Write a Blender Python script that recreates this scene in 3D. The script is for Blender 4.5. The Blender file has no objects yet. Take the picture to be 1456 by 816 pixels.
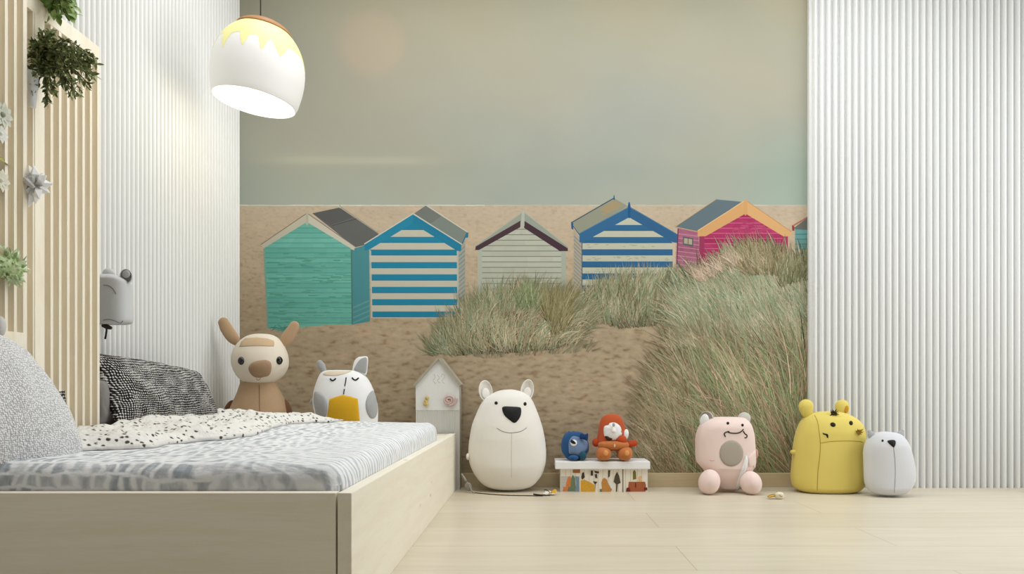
import bpy, math, random
from mathutils import Vector, Matrix, noise, Euler
from mathutils.bvhtree import BVHTree
random.seed(7)
SC = bpy.context.scene
COL = SC.collection
F, CX, CY, H, D0 = 1000.0, 760.0, 552.0, 0.5, 3.5714
PI = math.pi
CAM = Vector((0, -D0, H))

def P(px, py, d):
    return Vector(((px-CX)*d/F, d-D0, H-(py-CY)*d/F))
def srgb(c):
    out = []
    for v in c[:3]:
        v /= 255.0
        out.append(v/12.92 if v <= 0.04045 else ((v+0.055)/1.055)**2.4)
    return (*out, 1.0)

# ------------------------------------------------------------- materials
MATS = {}
def mat(name, col, rough=0.8, var=0.0, vscale=20, bump=0.0, bscale=200, spec=0.3, metallic=0.0, sss=0.0, sheen=0.0, stretch=(1, 1, 1)):
    if name in MATS: return MATS[name]
    m = bpy.data.materials.new(name); m.use_nodes = True
    nt = m.node_tree; N = nt.nodes; L = nt.links
    b = N['Principled BSDF']
    b.inputs['Roughness'].default_value = rough
    b.inputs['Specular IOR Level'].default_value = spec
    b.inputs['Metallic'].default_value = metallic
    if sheen: b.inputs['Sheen Weight'].default_value = sheen
    c = srgb(col)
    b.inputs['Base Color'].default_value = c
    tc = N.new('ShaderNodeTexCoord')
    mp = N.new('ShaderNodeMapping'); mp.inputs['Scale'].default_value = stretch
    L.new(tc.outputs['Object'], mp.inputs['Vector'])
    if var > 0:
        n = N.new('ShaderNodeTexNoise'); n.inputs['Scale'].default_value = vscale; n.inputs['Detail'].default_value = 4
        L.new(mp.outputs[0], n.inputs['Vector'])
        mx = N.new('ShaderNodeMix'); mx.data_type = 'RGBA'
        mx.inputs['A'].default_value = tuple(x*(1-var) for x in c[:3])+(1,)
        mx.inputs['B'].default_value = tuple(min(1, x*(1+var)) for x in c[:3])+(1,)
        L.new(n.outputs['Fac'], mx.inputs['Factor']); L.new(mx.outputs['Result'], b.inputs['Base Color'])
    if bump > 0:
        n2 = N.new('ShaderNodeTexNoise'); n2.inputs['Scale'].default_value = bscale; n2.inputs['Detail'].default_value = 2
        L.new(mp.outputs[0], n2.inputs['Vector'])
        bp = N.new('ShaderNodeBump'); bp.inputs['Strength'].default_value = bump; bp.inputs['Distance'].default_value = 0.002
        L.new(n2.outputs['Fac'], bp.inputs['Height']); L.new(bp.outputs[0], b.inputs['Normal'])
    MATS[name] = m
    return m

class NT:
    """small node graph helper"""
    def __init__(s, name, rough=0.8, spec=0.3):
        s.m = bpy.data.materials.new(name); s.m.use_nodes = True
        s.N = s.m.node_tree.nodes; s.L = s.m.node_tree.links
        s.b = s.N['Principled BSDF']; s.b.inputs['Roughness'].default_value = rough; s.b.inputs['Specular IOR Level'].default_value = spec
        s.tc = s.N.new('ShaderNodeTexCoord')
        MATS[name] = s.m
    def _in(s, sock, v):
        if v is None: return
        if hasattr(v, 'is_output') or isinstance(v, bpy.types.NodeSocket): s.L.new(v, sock)
        else: sock.default_value = v
    def map(s, scale=(1,1,1), rot=(0,0,0), loc=(0,0,0), vec=None):
        n = s.N.new('ShaderNodeMapping'); n.inputs['Scale'].default_value = scale; n.inputs['Rotation'].default_value = rot; n.inputs['Location'].default_value = loc
        s.L.new(vec or s.tc.outputs['Object'], n.inputs['Vector']); return n.outputs[0]
    def noise(s, vec, scale, detail=3, rough=0.5, dist=0.0):
        n = s.N.new('ShaderNodeTexNoise'); n.inputs['Scale'].default_value = scale; n.inputs['Detail'].default_value = detail
        n.inputs['Roughness'].default_value = rough; n.inputs['Distortion'].default_value = dist
        s.L.new(vec, n.inputs['Vector']); return n.outputs['Fac'], n.outputs['Color']
    def math(s, op, a, b=None, c=None, clamp=False):
        n = s.N.new('ShaderNodeMath'); n.operation = op; n.use_clamp = clamp
        s._in(n.inputs[0], a); s._in(n.inputs[1], b); s._in(n.inputs[2], c); return n.outputs[0]
    def ramp(s, fac, stops):
        n = s.N.new('ShaderNodeValToRGB'); e = n.color_ramp.elements
        while len(e) < len(stops): e.new(0.5)
        for el, (p, c) in zip(e, stops):
            el.position = p; el.color = srgb(c) if max(c) > 1 else (*c[:3], 1)
        s.L.new(fac, n.inputs[0]); return n.outputs[0]
    def mix(s, f, a, b, blend='MIX'):
        n = s.N.new('ShaderNodeMix'); n.data_type = 'RGBA'; n.blend_type = blend
        s._in(n.inputs['Factor'], f); s._in(n.inputs['A'], a); s._in(n.inputs['B'], b); return n.outputs['Result']
    def vadd(s, a, b, scale=1.0):
        n = s.N.new('ShaderNodeVectorMath'); n.operation = 'MULTIPLY_ADD'
        s.L.new(b, n.inputs[0]); n.inputs[1].default_value = (scale,)*3; s.L.new(a, n.inputs[2]); return n.outputs[0]
    def bump(s, h, strength=0.3, dist=0.003):
        n = s.N.new('ShaderNodeBump'); n.inputs['Strength'].default_value = strength; n.inputs['Distance'].default_value = dist
        s.L.new(h, n.inputs['Height']); s.L.new(n.outputs[0], s.b.inputs['Normal'])
    def color(s, c): s._in(s.b.inputs['Base Color'], c)

def wood(name, light, dark, knot, axis='X', gscale=1.0, rough=0.55, knots=0.0, contrast=1.0):
    g = NT(name, rough, 0.35)
    st = {'X': (1.2, 14, 14), 'Y': (14, 1.2, 14), 'Z': (14, 14, 1.2)}[axis]
    wv = g.noise(g.map(tuple(v*0.35 for v in st)), 1.6*gscale, 2)[1]
    v1 = g.vadd(g.map(st), wv, 1.1)
    f1, _ = g.noise(v1, 2.2*gscale, 8, 0.62, 0.6)
    f2, _ = g.noise(g.map(tuple(v*5 for v in st)), 3.5*gscale, 3)
    a = g.math('MULTIPLY_ADD', f2, 0.35, g.math('MULTIPLY', f1, 0.75))
    c = g.ramp(a, [(0.5-0.22/contrast, dark), (0.5+0.12/contrast, light)])
    if knots > 0:
        vo = g.N.new('ShaderNodeTexVoronoi'); vo.inputs['Scale'].default_value = 3.2
        ks = {'X': (1, 2.2, 2.2), 'Y': (2.2, 1, 2.2), 'Z': (2.2, 2.2, 1)}[axis]
        g.L.new(g.vadd(g.map(ks), g.noise(g.map(), 12, 3)[1], 0.05), vo.inputs['Vector'])
        k = g.ramp(vo.outputs['Distance'], [(0.0, (1, 1, 1)), (0.03*knots, (.6, .6, .6)), (0.085*knots, (0, 0, 0))])
        c = g.mix(k, c, srgb(knot))
    g.color(c)
    g.bump(a, 0.12, 0.001)
    return g.m

def fabric(name, col, var=0.06, weave=420, bump=0.35, dots=None):
    g = NT(name, 0.95, 0.1)
    f, _ = g.noise(g.map(), weave, 2)
    f2, _ = g.noise(g.map(), 9, 3)
    c = srgb(col)
    cc = g.mix(g.math('MULTIPLY_ADD', f2, 0.5, g.math('MULTIPLY', f, 0.5)), tuple(x*(1-var*2) for x in c[:3])+(1,), tuple(min(1, x*(1+var*2)) for x in c[:3])+(1,))
    g.color(cc); g.bump(f, bump, 0.002)
    g.b.inputs['Sheen Weight'].default_value = 0.15
    return g.m

# ------------------------------------------------------------- object helpers
ROOTLOC = {}
def thing(name, loc, label, cat, group=None):
    o = bpy.data.objects.new(name, None); o.empty_display_size = 0.05
    COL.objects.link(o); o.location = loc
    o['label'] = label; o['category'] = cat
    if group: o['group'] = group
    ROOTLOC[o.name] = Vector(loc)
    return o
def rootof(p):
    while p.parent: p = p.parent
    return p
def obj(name, vf, material, parent=None, smooth=True, loc=None, label=None, cat=None, kind=None, group=None):
    verts, faces = vf
    if parent is not None: L0 = ROOTLOC[rootof(parent).name]
    else: L0 = Vector(loc) if loc is not None else Vector((0, 0, 0))
    me = bpy.data.meshes.new(name)
    me.from_pydata([tuple(Vector(v)-L0) for v in verts], [], faces)
    me.validate(); me.update()
    if smooth: me.shade_smooth()
    if isinstance(material, (list, tuple)):
        for m in material: me.materials.append(m)
    else: me.materials.append(material)
    o = bpy.data.objects.new(name, me); COL.objects.link(o)
    if parent is not None: o.parent = parent
    else:
        o.location = L0; ROOTLOC[o.name] = L0
    if label: o['label'] = label
    if cat: o['category'] = cat
    if kind: o['kind'] = kind
    if group: o['group'] = group
    return o
def join(*vfs):
    V, Fc = [], []
    for v, f in vfs:
        n = len(V); V += list(v); Fc += [tuple(i+n for i in q) for q in f]
    return V, Fc
def xform(vf, M):
    return [M @ Vector(v) for v in vf[0]], vf[1]
def box(x0, x1, y0, y1, z0, z1, bev=0.0):
    if bev <= 0:
        v = [(x, y, z) for x in (x0, x1) for y in (y0, y1) for z in (z0, z1)]
        f = [(0, 1, 3, 2), (4, 6, 7, 5), (0, 4, 5, 1), (2, 3, 7, 6), (0, 2, 6, 4), (1, 5, 7, 3)]
        return v, f
    import bmesh
    bm = bmesh.new()
    v, f = box(x0, x1, y0, y1, z0, z1)
    vs = [bm.verts.new(p) for p in v]
    for q in f: bm.faces.new([vs[i] for i in q])
    bmesh.ops.bevel(bm, geom=list(bm.edges), offset=bev, segments=2, profile=0.5, affect='EDGES')
    bm.verts.index_update()
    r = [tuple(p.co) for p in bm.verts], [tuple(x.index for x in q.verts) for q in bm.faces]
    bm.free(); return r
def prism(poly, axis, a0, a1):
    """closed 2D polygon extruded; axis 'Y': poly is (x,z); axis 'Z': poly is (x,y); axis 'X': (y,z)"""
    n = len(poly)
    def mk(p, a):
        return (p[0], a, p[1]) if axis == 'Y' else ((p[0], p[1], a) if axis == 'Z' else (a, p[0], p[1]))
    v = [mk(p, a0) for p in poly]+[mk(p, a1) for p in poly]
    f = [tuple(range(n)), tuple(range(2*n-1, n-1, -1))]+[(i, i+n, (i+1) % n+n, (i+1) % n) for i in range(n)]
    return v, f
def grid_faces(nu, nv, closed_u=False, off=0):
    f = []
    for j in range(nv-1):
        for i in range(nu if closed_u else nu-1):
            a = off+j*nu+i; b = off+j*nu+(i+1) % nu
            f.append((a, b, b+nu, a+nu))
    return f
def cr(pts, n, closed=False):
    """Catmull-Rom through tuples"""
    pts = [tuple(p) for p in pts]; N = len(pts); out = []
    segs = N if closed else N-1
    for s in range(segs):
        def g(i): return pts[i % N] if closed else pts[max(0, min(N-1, i))]
        p0, p1, p2, p3 = g(s-1), g(s), g(s+1), g(s+2)
        for k in range(n):
            t = k/n
            out.append(tuple(0.5*(2*b+(c-a)*t+(2*a-5*b+4*c-d)*t*t+(3*b-a-3*c+d)*t**3) for a, b, c, d in zip(p0, p1, p2, p3)))
    if not closed: out.append(pts[-1])
    return out
def body(rows, d, ratio, n=2.2, segs=56, sub=5, maxdepth=None):
    """rows of (py, px_left, px_right) at depth d -> closed organic body"""
    R = cr(rows, sub)
    V = []
    for py, xl, xr in R:
        a = max(0.0004, abs(xr-xl)/2*d/F); c = P((xl+xr)/2, py, d)
        b = a*ratio
        if maxdepth: b = min(b, maxdepth*(1-math.exp(-b/maxdepth*1.6))/(1-math.exp(-1.6))) if b < maxdepth else maxdepth
        for k in range(segs):
            t = 2*PI*k/segs
            ct, st = math.cos(t), math.sin(t)
            V.append(c+Vector((a*math.copysign(abs(ct)**(2/n), ct), b*math.copysign(abs(st)**(2/n), st), 0)))
    f = grid_faces(segs, len(R), True)
    f.append(tuple(range(segs-1, -1, -1))); f.append(tuple(range((len(R)-1)*segs, len(R)*segs)))
    return V, f
def bvh(vf): return BVHTree.FromPolygons([tuple(v) for v in vf[0]], vf[1])
def cast(tree, px, py, fallback_d=3.4):
    dr = (P(px, py, 1.0)-CAM).normalized()
    h = tree.ray_cast(CAM, dr)
    if h[0] is None:
        h = tree.find_nearest(P(px, py, fallback_d))
    nrm = h[1]
    if nrm.dot(dr) > 0: nrm = -nrm
    return h[0], nrm
def decal(poly, tree, off=0.0015, bulge=0.0, rings=7, smooth=True, fd=3.4, n=5, center=None):
    """a patch of cloth or felt lying on a body, its outline given by points"""
    pts = cr(poly, n, True) if smooth else []
    if not smooth:
        m = len(poly)
        for i in range(m):
            a, b = poly[i], poly[(i+1) % m]
            for k in range(n): pts.append((a[0]+(b[0]-a[0])*k/n, a[1]+(b[1]-a[1])*k/n))
    cx = center[0] if center else sum(p[0] for p in pts)/len(pts); cy = center[1] if center else sum(p[1] for p in pts)/len(pts)
    V = []; m = len(pts)
    h, nr = cast(tree, cx, cy, fd)
    V.append(h+nr*(off+bulge))
    for r in range(1, rings+1):
        t = r/rings
        for p in pts:
            h, nr = cast(tree, cx+(p[0]-cx)*t, cy+(p[1]-cy)*t, fd)
            V.append(h+nr*(off+bulge*math.sqrt(max(0, 1-t*t))))
    for p in pts:
        h, nr = cast(tree, p[0], p[1], fd); V.append(h-nr*0.001)
    f = [(0, 1+i, 1+(i+1) % m) for i in range(m)]
    for r in range(rings):
        for i in range(m):
            a = 1+r*m+i; b = 1+r*m+(i+1) % m
            f.append((a, a+m, b+m, b))
    return V, f
def ell(px, py, rx, ry, rot=0, k=12):
    c, s = math.cos(rot), math.sin(rot)
    return [(px+rx*math.cos(2*PI*i/k)*c-ry*math.sin(2*PI*i/k)*s, py+rx*math.cos(2*PI*i/k)*s+ry*math.sin(2*PI*i/k)*c) for i in range(k)]
def tube(pts, r, segs=8, cap=True, flat=None):
    pts = [Vector(p) for p in pts]; V = []
    rs = r if isinstance(r, (list, tuple)) else [r]*len(pts)
    up = None
    for i, p in enumerate(pts):
        t = (pts[min(i+1, len(pts)-1)]-pts[max(i-1, 0)])
        if t.length < 1e-9: t = Vector((0, 0, 1))
        t.normalize()
        if up is None: up = Vector((0, 1, 0)) if abs(t.y) < 0.9 else Vector((1, 0, 0))
        s = t.cross(up).normalized(); up = s.cross(t).normalized()
        fl = flat if flat else 1.0
        for k in range(segs):
            a = 2*PI*k/segs
            V.append(p+s*math.cos(a)*rs[i]+up*math.sin(a)*rs[i]*fl)
    f = grid_faces(segs, len(pts), True)
    if cap:
        f.append(tuple(range(segs-1, -1, -1))); f.append(tuple(range((len(pts)-1)*segs, len(pts)*segs)))
    return V, f
def surfline(poly, tree, r, off=0.0005, n=5, fd=3.4, segs=6):
    pts = cr(poly, n)
    out = []
    for p in pts:
        h, nr = cast(tree, p[0], p[1], fd); out.append(h+nr*off)
    return tube(out, r, segs)
def limb(path, radii, flat=1.0, n=6, segs=20, round0=True, round1=True):
    """tapered rounded limb; path of Vectors with a radius each"""
    q = cr([(*p, r) for p, r in zip(path, radii)], n)
    pts = [Vector(p[:3]) for p in q]; rs = [p[3] for p in q]
    if round1:
        t = (pts[-1]-pts[-2]).normalized(); R = rs[-1]; b = pts[-1]
        for k in range(1, 7):
            a = PI/2*k/6; pts.append(b+t*R*math.sin(a)); rs.append(max(R*math.cos(a), 0.0002))
    if round0:
        t = (pts[0]-pts[1]).normalized(); R = rs[0]; b = pts[0]
        for k in range(1, 7):
            a = PI/2*k/6; pts.insert(0, b+t*R*math.sin(a)); rs.insert(0, max(R*math.cos(a), 0.0002))
    return tube(pts, rs, segs, True, flat)
def ellipsoid(c, r, rot=None, n=2.0, su=28, sv=16):
    V = []
    c = Vector(c); M = rot.to_matrix() if rot else Matrix.Identity(3)
    def pw(x): return math.copysign(abs(x)**(2/n), x)
    for j in range(sv+1):
        ph = -PI/2+PI*j/sv
        for i in range(su):
            th = 2*PI*i/su
            cp = max(pw(math.cos(ph)), 1e-4)
            V.append(c+M @ Vector((r[0]*cp*pw(math.cos(th)), r[1]*cp*pw(math.sin(th)), r[2]*pw(math.sin(ph)))))
    f = grid_faces(su, sv+1, True)
    f.append(tuple(range(su-1, -1, -1))); f.append(tuple(range(sv*su, (sv+1)*su)))
    return V, f
def cup(c, rx, rz, depth, rot, thick=0.35):
    """open ear: a shallow shell with an inner hollow; local -Y is the opening"""
    V = []; segs = 28; prof = []
    for k in range(9):
        a = PI/2*k/8; prof.append((math.cos(a), math.sin(a)*depth))     # back dome from rim to pole (+Y)
    back = [(r, y) for r, y in prof][::-1]
    inner = [(r*(1-thick*0.35), y*0.55-0.0) for r, y in prof]
    rim = [(1.0, -depth*0.15), (0.95, -depth*0.22), (0.9, -depth*0.12)]
    P2 = back+rim+inner
    M = rot.to_matrix(); c = Vector(c)
    for r, y in P2:
        for i in range(segs):
            th = 2*PI*i/segs
            V.append(c+M @ Vector((max(r, 1e-3)*rx*math.cos(th), y, max(r, 1e-3)*rz*math.sin(th))))
    f = grid_faces(segs, len(P2), True)
    f.append(tuple(range(segs-1, -1, -1))); f.append(tuple(range((len(P2)-1)*segs, len(P2)*segs)))
    return V, f
def cushion(W, Hh, T, M, wr=0.006, seed=0, nu=40, nv=34, pinch=0.08, taper=0.0, rnd=0.0):
    V = []; faces = []
    def side(sg):
        out = []
        for j in range(nv+1):
            for i in range(nu+1):
                u = -math.cos(PI*i/nu); v = -math.cos(PI*j/nv)
                px = u*(1-pinch*(1-abs(v)**2.5)*abs(u)**3); pz = v*(1-pinch*(1-abs(u)**2.5)*abs(v)**3)
                px *= math.sqrt(1-rnd*v*v/2); pz *= math.sqrt(1-rnd*u*u/2); px *= 1-taper*(v+1)/2
                th = T*(max(0, 1-abs(u)**2.6)**0.55)*(max(0, 1-abs(v)**2.6)**0.55)
                nz = noise.noise(Vector((u*3+seed, v*3, sg*2.0)))*wr+noise.noise(Vector((u*9+seed, v*7, sg)))*wr*0.4
                e = min(1, th/T*3)
                out.append(Vector((px*W/2, sg*(th/2+nz*e), pz*Hh/2)))
        return out
    a = side(-1); b = side(1)
    V = a+b; n = (nu+1); off = len(a)
    f = grid_faces(nu+1, nv+1)
    f += [tuple(reversed([i+off for i in q])) for q in grid_faces(nu+1, nv+1)]
    V, f = [M @ v for v in V], f
    # weld the rim by mapping duplicate border vertices
    mp = {}
    for j in range(nv+1):
        for i in range(nu+1):
            if i in (0, nu) or j in (0, nv): mp[off+j*n+i] = j*n+i
    f = [tuple(mp.get(i, i) for i in q) for q in f]
    return V, f

# ------------------------------------------------------------- colours
W_PINE = wood('pine_side', (246, 239, 222), (238, 226, 202), (190, 152, 102), 'Y', 0.9, knots=0.7, contrast=0.8)
W_PINEF = wood('pine_front', (246, 239, 222), (238, 226, 202), (190, 152, 102), 'X', 0.9, knots=0.7, contrast=0.8)
W_PALE = wood('pale_wood', (247, 238, 220), (236, 222, 196), (190, 150, 100), 'Z', 1.0)
WHITE_PAINT = mat('white_paint', (236, 236, 234), 0.6, 0.01, 3)
LEFT_PAINT = mat('left_ribbed_paint', (236, 235, 232), 0.6, 0.01, 3)
CEIL = mat('ceiling_paint', (238, 236, 230), 0.9)
F_CREAM = fabric('cream_cloth', (240, 236, 228))
F_WHITE = fabric('white_cloth', (240, 239, 238))
F_BEARW = fabric('polar_bear_cloth', (240, 236, 228), 0.03)
F_YEL = fabric('yellow_cloth', (228, 208, 112), 0.03)
F_GREY = fabric('light_grey_cloth', (218, 219, 222), 0.03)
F_GREY2 = fabric('mid_grey_cloth', (176, 177, 178), 0.05)
F_PINK = fabric('pink_cloth', (242, 219, 211), 0.04)
F_PINKD = fabric('dusty_pink_cloth', (214, 160, 146), 0.05)
F_TAUPE = fabric('taupe_cloth', (176, 166, 152), 0.05)
F_TAN = fabric('tan_corduroy', (188, 157, 124), 0.09, 260, 0.6)
F_TANL = fabric('light_tan_cloth', (204, 176, 142), 0.05)
F_BROWN = fabric('brown_cloth', (120, 84, 56), 0.08)
F_KCREAM = fabric('kangaroo_cream_cloth', (231, 219, 201), 0.04)
F_MUST = fabric('mustard_felt', (222, 172, 42), 0.05)
F_BEIGE = fabric('beige_cloth', (222, 206, 182), 0.04)
F_OWLG = fabric('owl_grey_felt', (172, 172, 172), 0.09, 300, 0.7)
F_TOYG = fabric('hanging_toy_grey', (200, 200, 200), 0.04)
BLACK = mat('black_felt', (22, 21, 22), 0.6)
THREAD = mat('seam_thread', (120, 112, 104), 0.9)
THREADY = mat('yellow_seam_thread', (160, 125, 30), 0.9)
GOLD = mat('gold_metal', (200, 165, 70), 0.35, metallic=0.7)
PEWTER = mat('pewter_metal', (150, 145, 135), 0.45, 0.3, 60, metallic=0.5)

# ------------------------------------------------------------- room shell
XL, XR, YF, ZC = -1.503, 2.95, -4.3, 2.75
def struct(name, vf, m, smooth=False):
    return obj(name, vf, m, None, smooth, kind='structure')
def ribs(a0, a1, pitch, depth, flat=0.35, ns=10):
    """profile points (along, out) of a fluted panel"""
    pts = []; n = int(round((a1-a0)/pitch)); p = (a1-a0)/n
    for i in range(n):
        s = a0+i*p
        pts.append((s, 0.0)); pts.append((s+p*0.42, 0.0))
        for k in range(ns+1):
            a = PI*k/ns
            pts.append((s+p*0.42+p*0.58*(0.5-0.5*math.cos(a)), depth*math.sin(a)**0.7))
    pts.append((a1, 0.0)); return pts
# floor planks
g = NT('floor_oak', 0.38, 0.4)
bt = g.N.new('ShaderNodeTexBrick'); bt.offset = 0.37; bt.offset_frequency = 2
bt.inputs['Scale'].default_value = 1.0; bt.inputs['Brick Width'].default_value = 1.9; bt.inputs['Row Height'].default_value = 0.298
bt.inputs['Mortar Size'].default_value = 0.0012; bt.inputs['Mortar Smooth'].default_value = 0.0
bt.inputs['Color1'].default_value = srgb((221, 211, 191)); bt.inputs['Color2'].default_value = srgb((213, 202, 180)); bt.inputs['Mortar'].default_value = srgb((188, 168, 136))
g.L.new(g.map(loc=(0.75, 1.6404+0.0, 0)), bt.inputs['Vector'])
f1, _ = g.noise(g.vadd(g.map((1.0, 12, 1)), g.noise(g.map((0.5, 3, 1)), 2, 2)[1], 1.0), 2.0, 7, 0.6, 0.5)
grain = g.ramp(f1, [(0.3, (0.84, 0.81, 0.76)), (0.62, (1, 1, 1))])
g.color(g.mix(0.55, bt.outputs['Color'], grain, 'MULTIPLY'))
FLOOR = g.m
struct('floor', box(XL-0.1, XR+0.1, YF, 0.1, -0.05, 0), FLOOR)
struct('ceiling', box(XL-0.1, XR+0.1, YF, 0.1, ZC, ZC+0.05), CEIL)
struct('wall_back', box(XL-0.1, XR+0.1, 0.0015, 0.1, 0, ZC), WHITE_PAINT)
# left wall: fluted white panelling
prof = ribs(YF, 0.0, 0.0292, 0.019)
poly = [(y, XL-0.1) for y in (YF,)]
def left_wall():
    V = []; n = len(prof)
    for z in (0, ZC):
        for (y, o) in prof: V.append((XL-0.010+o, y, z))
    return V, [(i, i+1, i+1+n, i+n) for i in range(n-1)]
wl = struct('wall_left', join(left_wall(), box(XL-0.1, XL-0.02, YF, 0.1, 0, ZC)), LEFT_PAINT)
# right part of the back wall: fluted panel standing proud of the mural
XP = (1148-CX)*D0/F
prof2 = ribs(XP, XR, 0.0338, 0.026)
def right_panel():
    n = len(prof2); V = []
    for z in (0.0, ZC):
        for (x, o) in prof2: V.append((x, -0.022-o, z))
    f = [(i+1, i, i+n, i+1+n) for i in range(n-1)]
    return V, f
struct('trim_1', join(right_panel(), box(XP, XR, -0.0215, 0.0, 0, ZC)), WHITE_PAINT)
struct('baseboard_back', box(XL, XP, -0.012, 0.0014, 0, 0.071, 0.002), wood('baseboard_wood', (214, 196, 160), (196, 176, 138), (150, 110, 70), 'X'))
# right wall with the window the daylight comes through
WY0, WY1, WZ0, WZ1 = -2.02, -0.55, 0.45, 2.35
def wall_with_hole():
    return join(box(XR, XR+0.1, YF, WY0, 0, ZC), box(XR, XR+0.1, WY1, 0.1, 0, ZC), box(XR, XR+0.1, WY0, WY1, 0, WZ0), box(XR, XR+0.1, WY0, WY1, WZ1, ZC))
struct('wall_right', wall_with_hole(), WHITE_PAINT)
def win():
    t = 0.05
    ym = (WY0+WY1)/2
    return join(box(XR, XR+0.06, WY0, WY0+t, WZ0, WZ1), box(XR, XR+0.06, WY1-t, WY1, WZ0, WZ1), box(XR, XR+0.06, WY0+t, WY1-t, WZ0, WZ0+t), box(XR, XR+0.06, WY0+t, WY1-t, WZ1-t, WZ1), box(XR+0.01, XR+0.05, ym-t/2, ym+t/2, WZ0+t, WZ1-t))
struct('window_1', win(), WHITE_PAINT)

# ------------------------------------------------------------- beach mural (one printed sheet)
class Mural:
    def __init__(s): s.V = []; s.Fc = []; s.C = []; s.layer = 0
    def y(s): return -0.0002-s.layer*4e-6
    def up(s, k=1): s.layer += k
    def add(s, pts, col, shift=0):
        """outline in picture units of the print; col sRGB"""
        n = len(s.V); y = s.y()-random.random()*3.5e-6
        for p in pts: s.V.append(((p[0]-CX)*D0/F, y, H-(p[1]-CY)*D0/F))
        s.Fc.append(tuple(range(n, n+len(pts)))); s.C.append([srgb(col)]*len(pts))
    def quad(s, pts, cols):
        n = len(s.V); y = s.y()-random.random()*3.5e-6
        for p in pts: s.V.append(((p[0]-CX)*D0/F, y, H-(p[1]-CY)*D0/F))
        s.Fc.append(tuple(range(n, n+len(pts)))); s.C.append([srgb(c) for c in cols])
    def gridfill(s, x0, x1, y0, y1, nx, ny, fn):
        n = len(s.V); yy = s.y(); cols = []
        for j in range(ny+1):
            for i in range(nx+1):
                px = x0+(x1-x0)*i/nx; py = y0+(y1-y0)*j/ny
                s.V.append(((px-CX)*D0/F, yy, H-(py-CY)*D0/F)); cols.append(srgb(fn(px, py)))
        for j in range(ny):
            for i in range(nx):
                a = j*(nx+1)+i
                q = (a, a+1, a+nx+2, a+nx+1)
                s.Fc.append(tuple(n+k for k in q)); s.C.append([cols[k] for k in q])
MU = Mural()
def lerp(a, b, t): return tuple(x+(y-x)*t for x, y in zip(a, b))
def clamp01(t): return max(0.0, min(1.0, t))
def sstep(a, b, x):
    t = clamp01((x-a)/(b-a)); return t*t*(3-2*t)
def jit(c, a): 
    k = random.uniform(-a, a); return tuple(max(0, min(255, v+k)) for v in c)
MT, MB_ = -90, 673      # the print runs up to the ceiling
def sky(px, py):
    stops = [(-90, (166, 162, 140)), (0, (169, 164, 142)), (90, (165, 162, 145)), (170, (163, 162, 148)), (222, (164, 164, 149)), (240, (161, 163, 148)), (292, (167, 169, 154))]
    for (a, ca), (b, cb) in zip(stops, stops[1:]):
        if a <= py <= b: c = lerp(ca, cb, (py-a)/(b-a)); break
    else: c = stops[-1][1]
    n1 = noise.noise(Vector((px/160, py/110, 1.3))); n2 = noise.noise(Vector((px/60, py/45, 5.3)))
    c = (c[0]+n1*7+n2*2, c[1]+n1*2+n2*2, c[2]-n1*3+n2*2)
    g2 = sstep(1000, 1148, px)*sstep(120, 260, py); c = (c[0]-8*g2, c[1]+3*g2, c[2]+3*g2)
    r = math.hypot(px-528, py-62); f_ = sstep(58, 34, r); c = lerp(c, (186, 168, 146), f_*0.6)
    f2 = math.exp(-((py-228-0.006*(px-480))/5.0)**2)*sstep(350, 440, px)*sstep(650, 560, px); c = lerp(c, (184, 180, 160), f2*0.75)
    return tuple(clamp01(v/255)*255 for v in c)
def fbm(x, y, s):
    v = 0; a = 1
    for o in range(3): v += a*noise.noise(Vector((x, y, s))); x *= 2.1; y *= 2.1; a *= 0.55; s += 3
    return v
def sand(px, py):
    t = clamp01((py-292)/380)
    stops = [(0, (188, 171, 148)), (0.12, (190, 171, 146)), (0.4, (172, 154, 126)), (0.7, (176, 158, 131)), (1, (172, 154, 127))]
    for (a, ca), (b, cb) in zip(stops, stops[1:]):
        if a <= t <= b: c = lerp(ca, cb, (t-a)/(b-a)); break
    kk = sstep(0.1, 0.7, t)
    n1 = fbm(px/7+py*.02, py/2.6, 2.1)*(1-kk)+fbm(px/15, py/5.0+px*.01, 31.1)*kk; n2 = fbm(px/42, py/18, 9.7); n3 = noise.noise(Vector((px/4.0, py/2.4, 4.4)))
    amp = 0.35+0.8*sstep(0.05, 0.4, t)
    d = (n1*12*amp+n2*5+n3*5)
    dk = sstep(0.18, 0.6, -n1)*amp
    c = (c[0]+d-dk*16, c[1]+d-dk*20, c[2]+d*0.9-dk*20)
    r = sstep(0.35, 0.8, n2)*6; c = (c[0]+r, c[1], c[2])
    return c
MU.gridfill(339.2, 1148.5, MT, 292.5, 120, 80, sky); 
MU.gridfill(339.2, 1148.5, 292.5, MB_, 480, 240, sand)
MU.up(2)
for i in range(60):
    x = 339.5+i*13.45; MU.add([(x, 291.3+random.uniform(-.6, .3)), (x+13.4, 291.3+random.uniform(-.6, .3)), (x+13.4, 293.0), (x, 292.8)], jit((200, 198, 184) if i < 26 else (186, 180, 160), 5))
MU.up(2)
def stroke(a, b, w, col, w2=None):
    dx, dy = b[0]-a[0], b[1]-a[1]; l = math.hypot(dx, dy) or 1; nx, ny = -dy/l*w/2, dx/l*w/2
    k = (w2 if w2 is not None else w)/w
    MU.add([(a[0]+nx, a[1]+ny), (b[0]+nx*k, b[1]+ny*k), (b[0]-nx*k, b[1]-ny*k), (a[0]-nx, a[1]-ny)], col)
def xs_at(poly, y):
    xs = []
    for i in range(len(poly)):
        (x0, y0), (x1, y1) = poly[i], poly[(i+1) % len(poly)]
        if (y0-y)*(y1-y) < 0 or (y0 == y and y1 != y): xs.append(x0+(x1-x0)*(y-y0)/(y1-y0))
    return (min(xs), max(xs)) if len(xs) >= 2 else None
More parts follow.
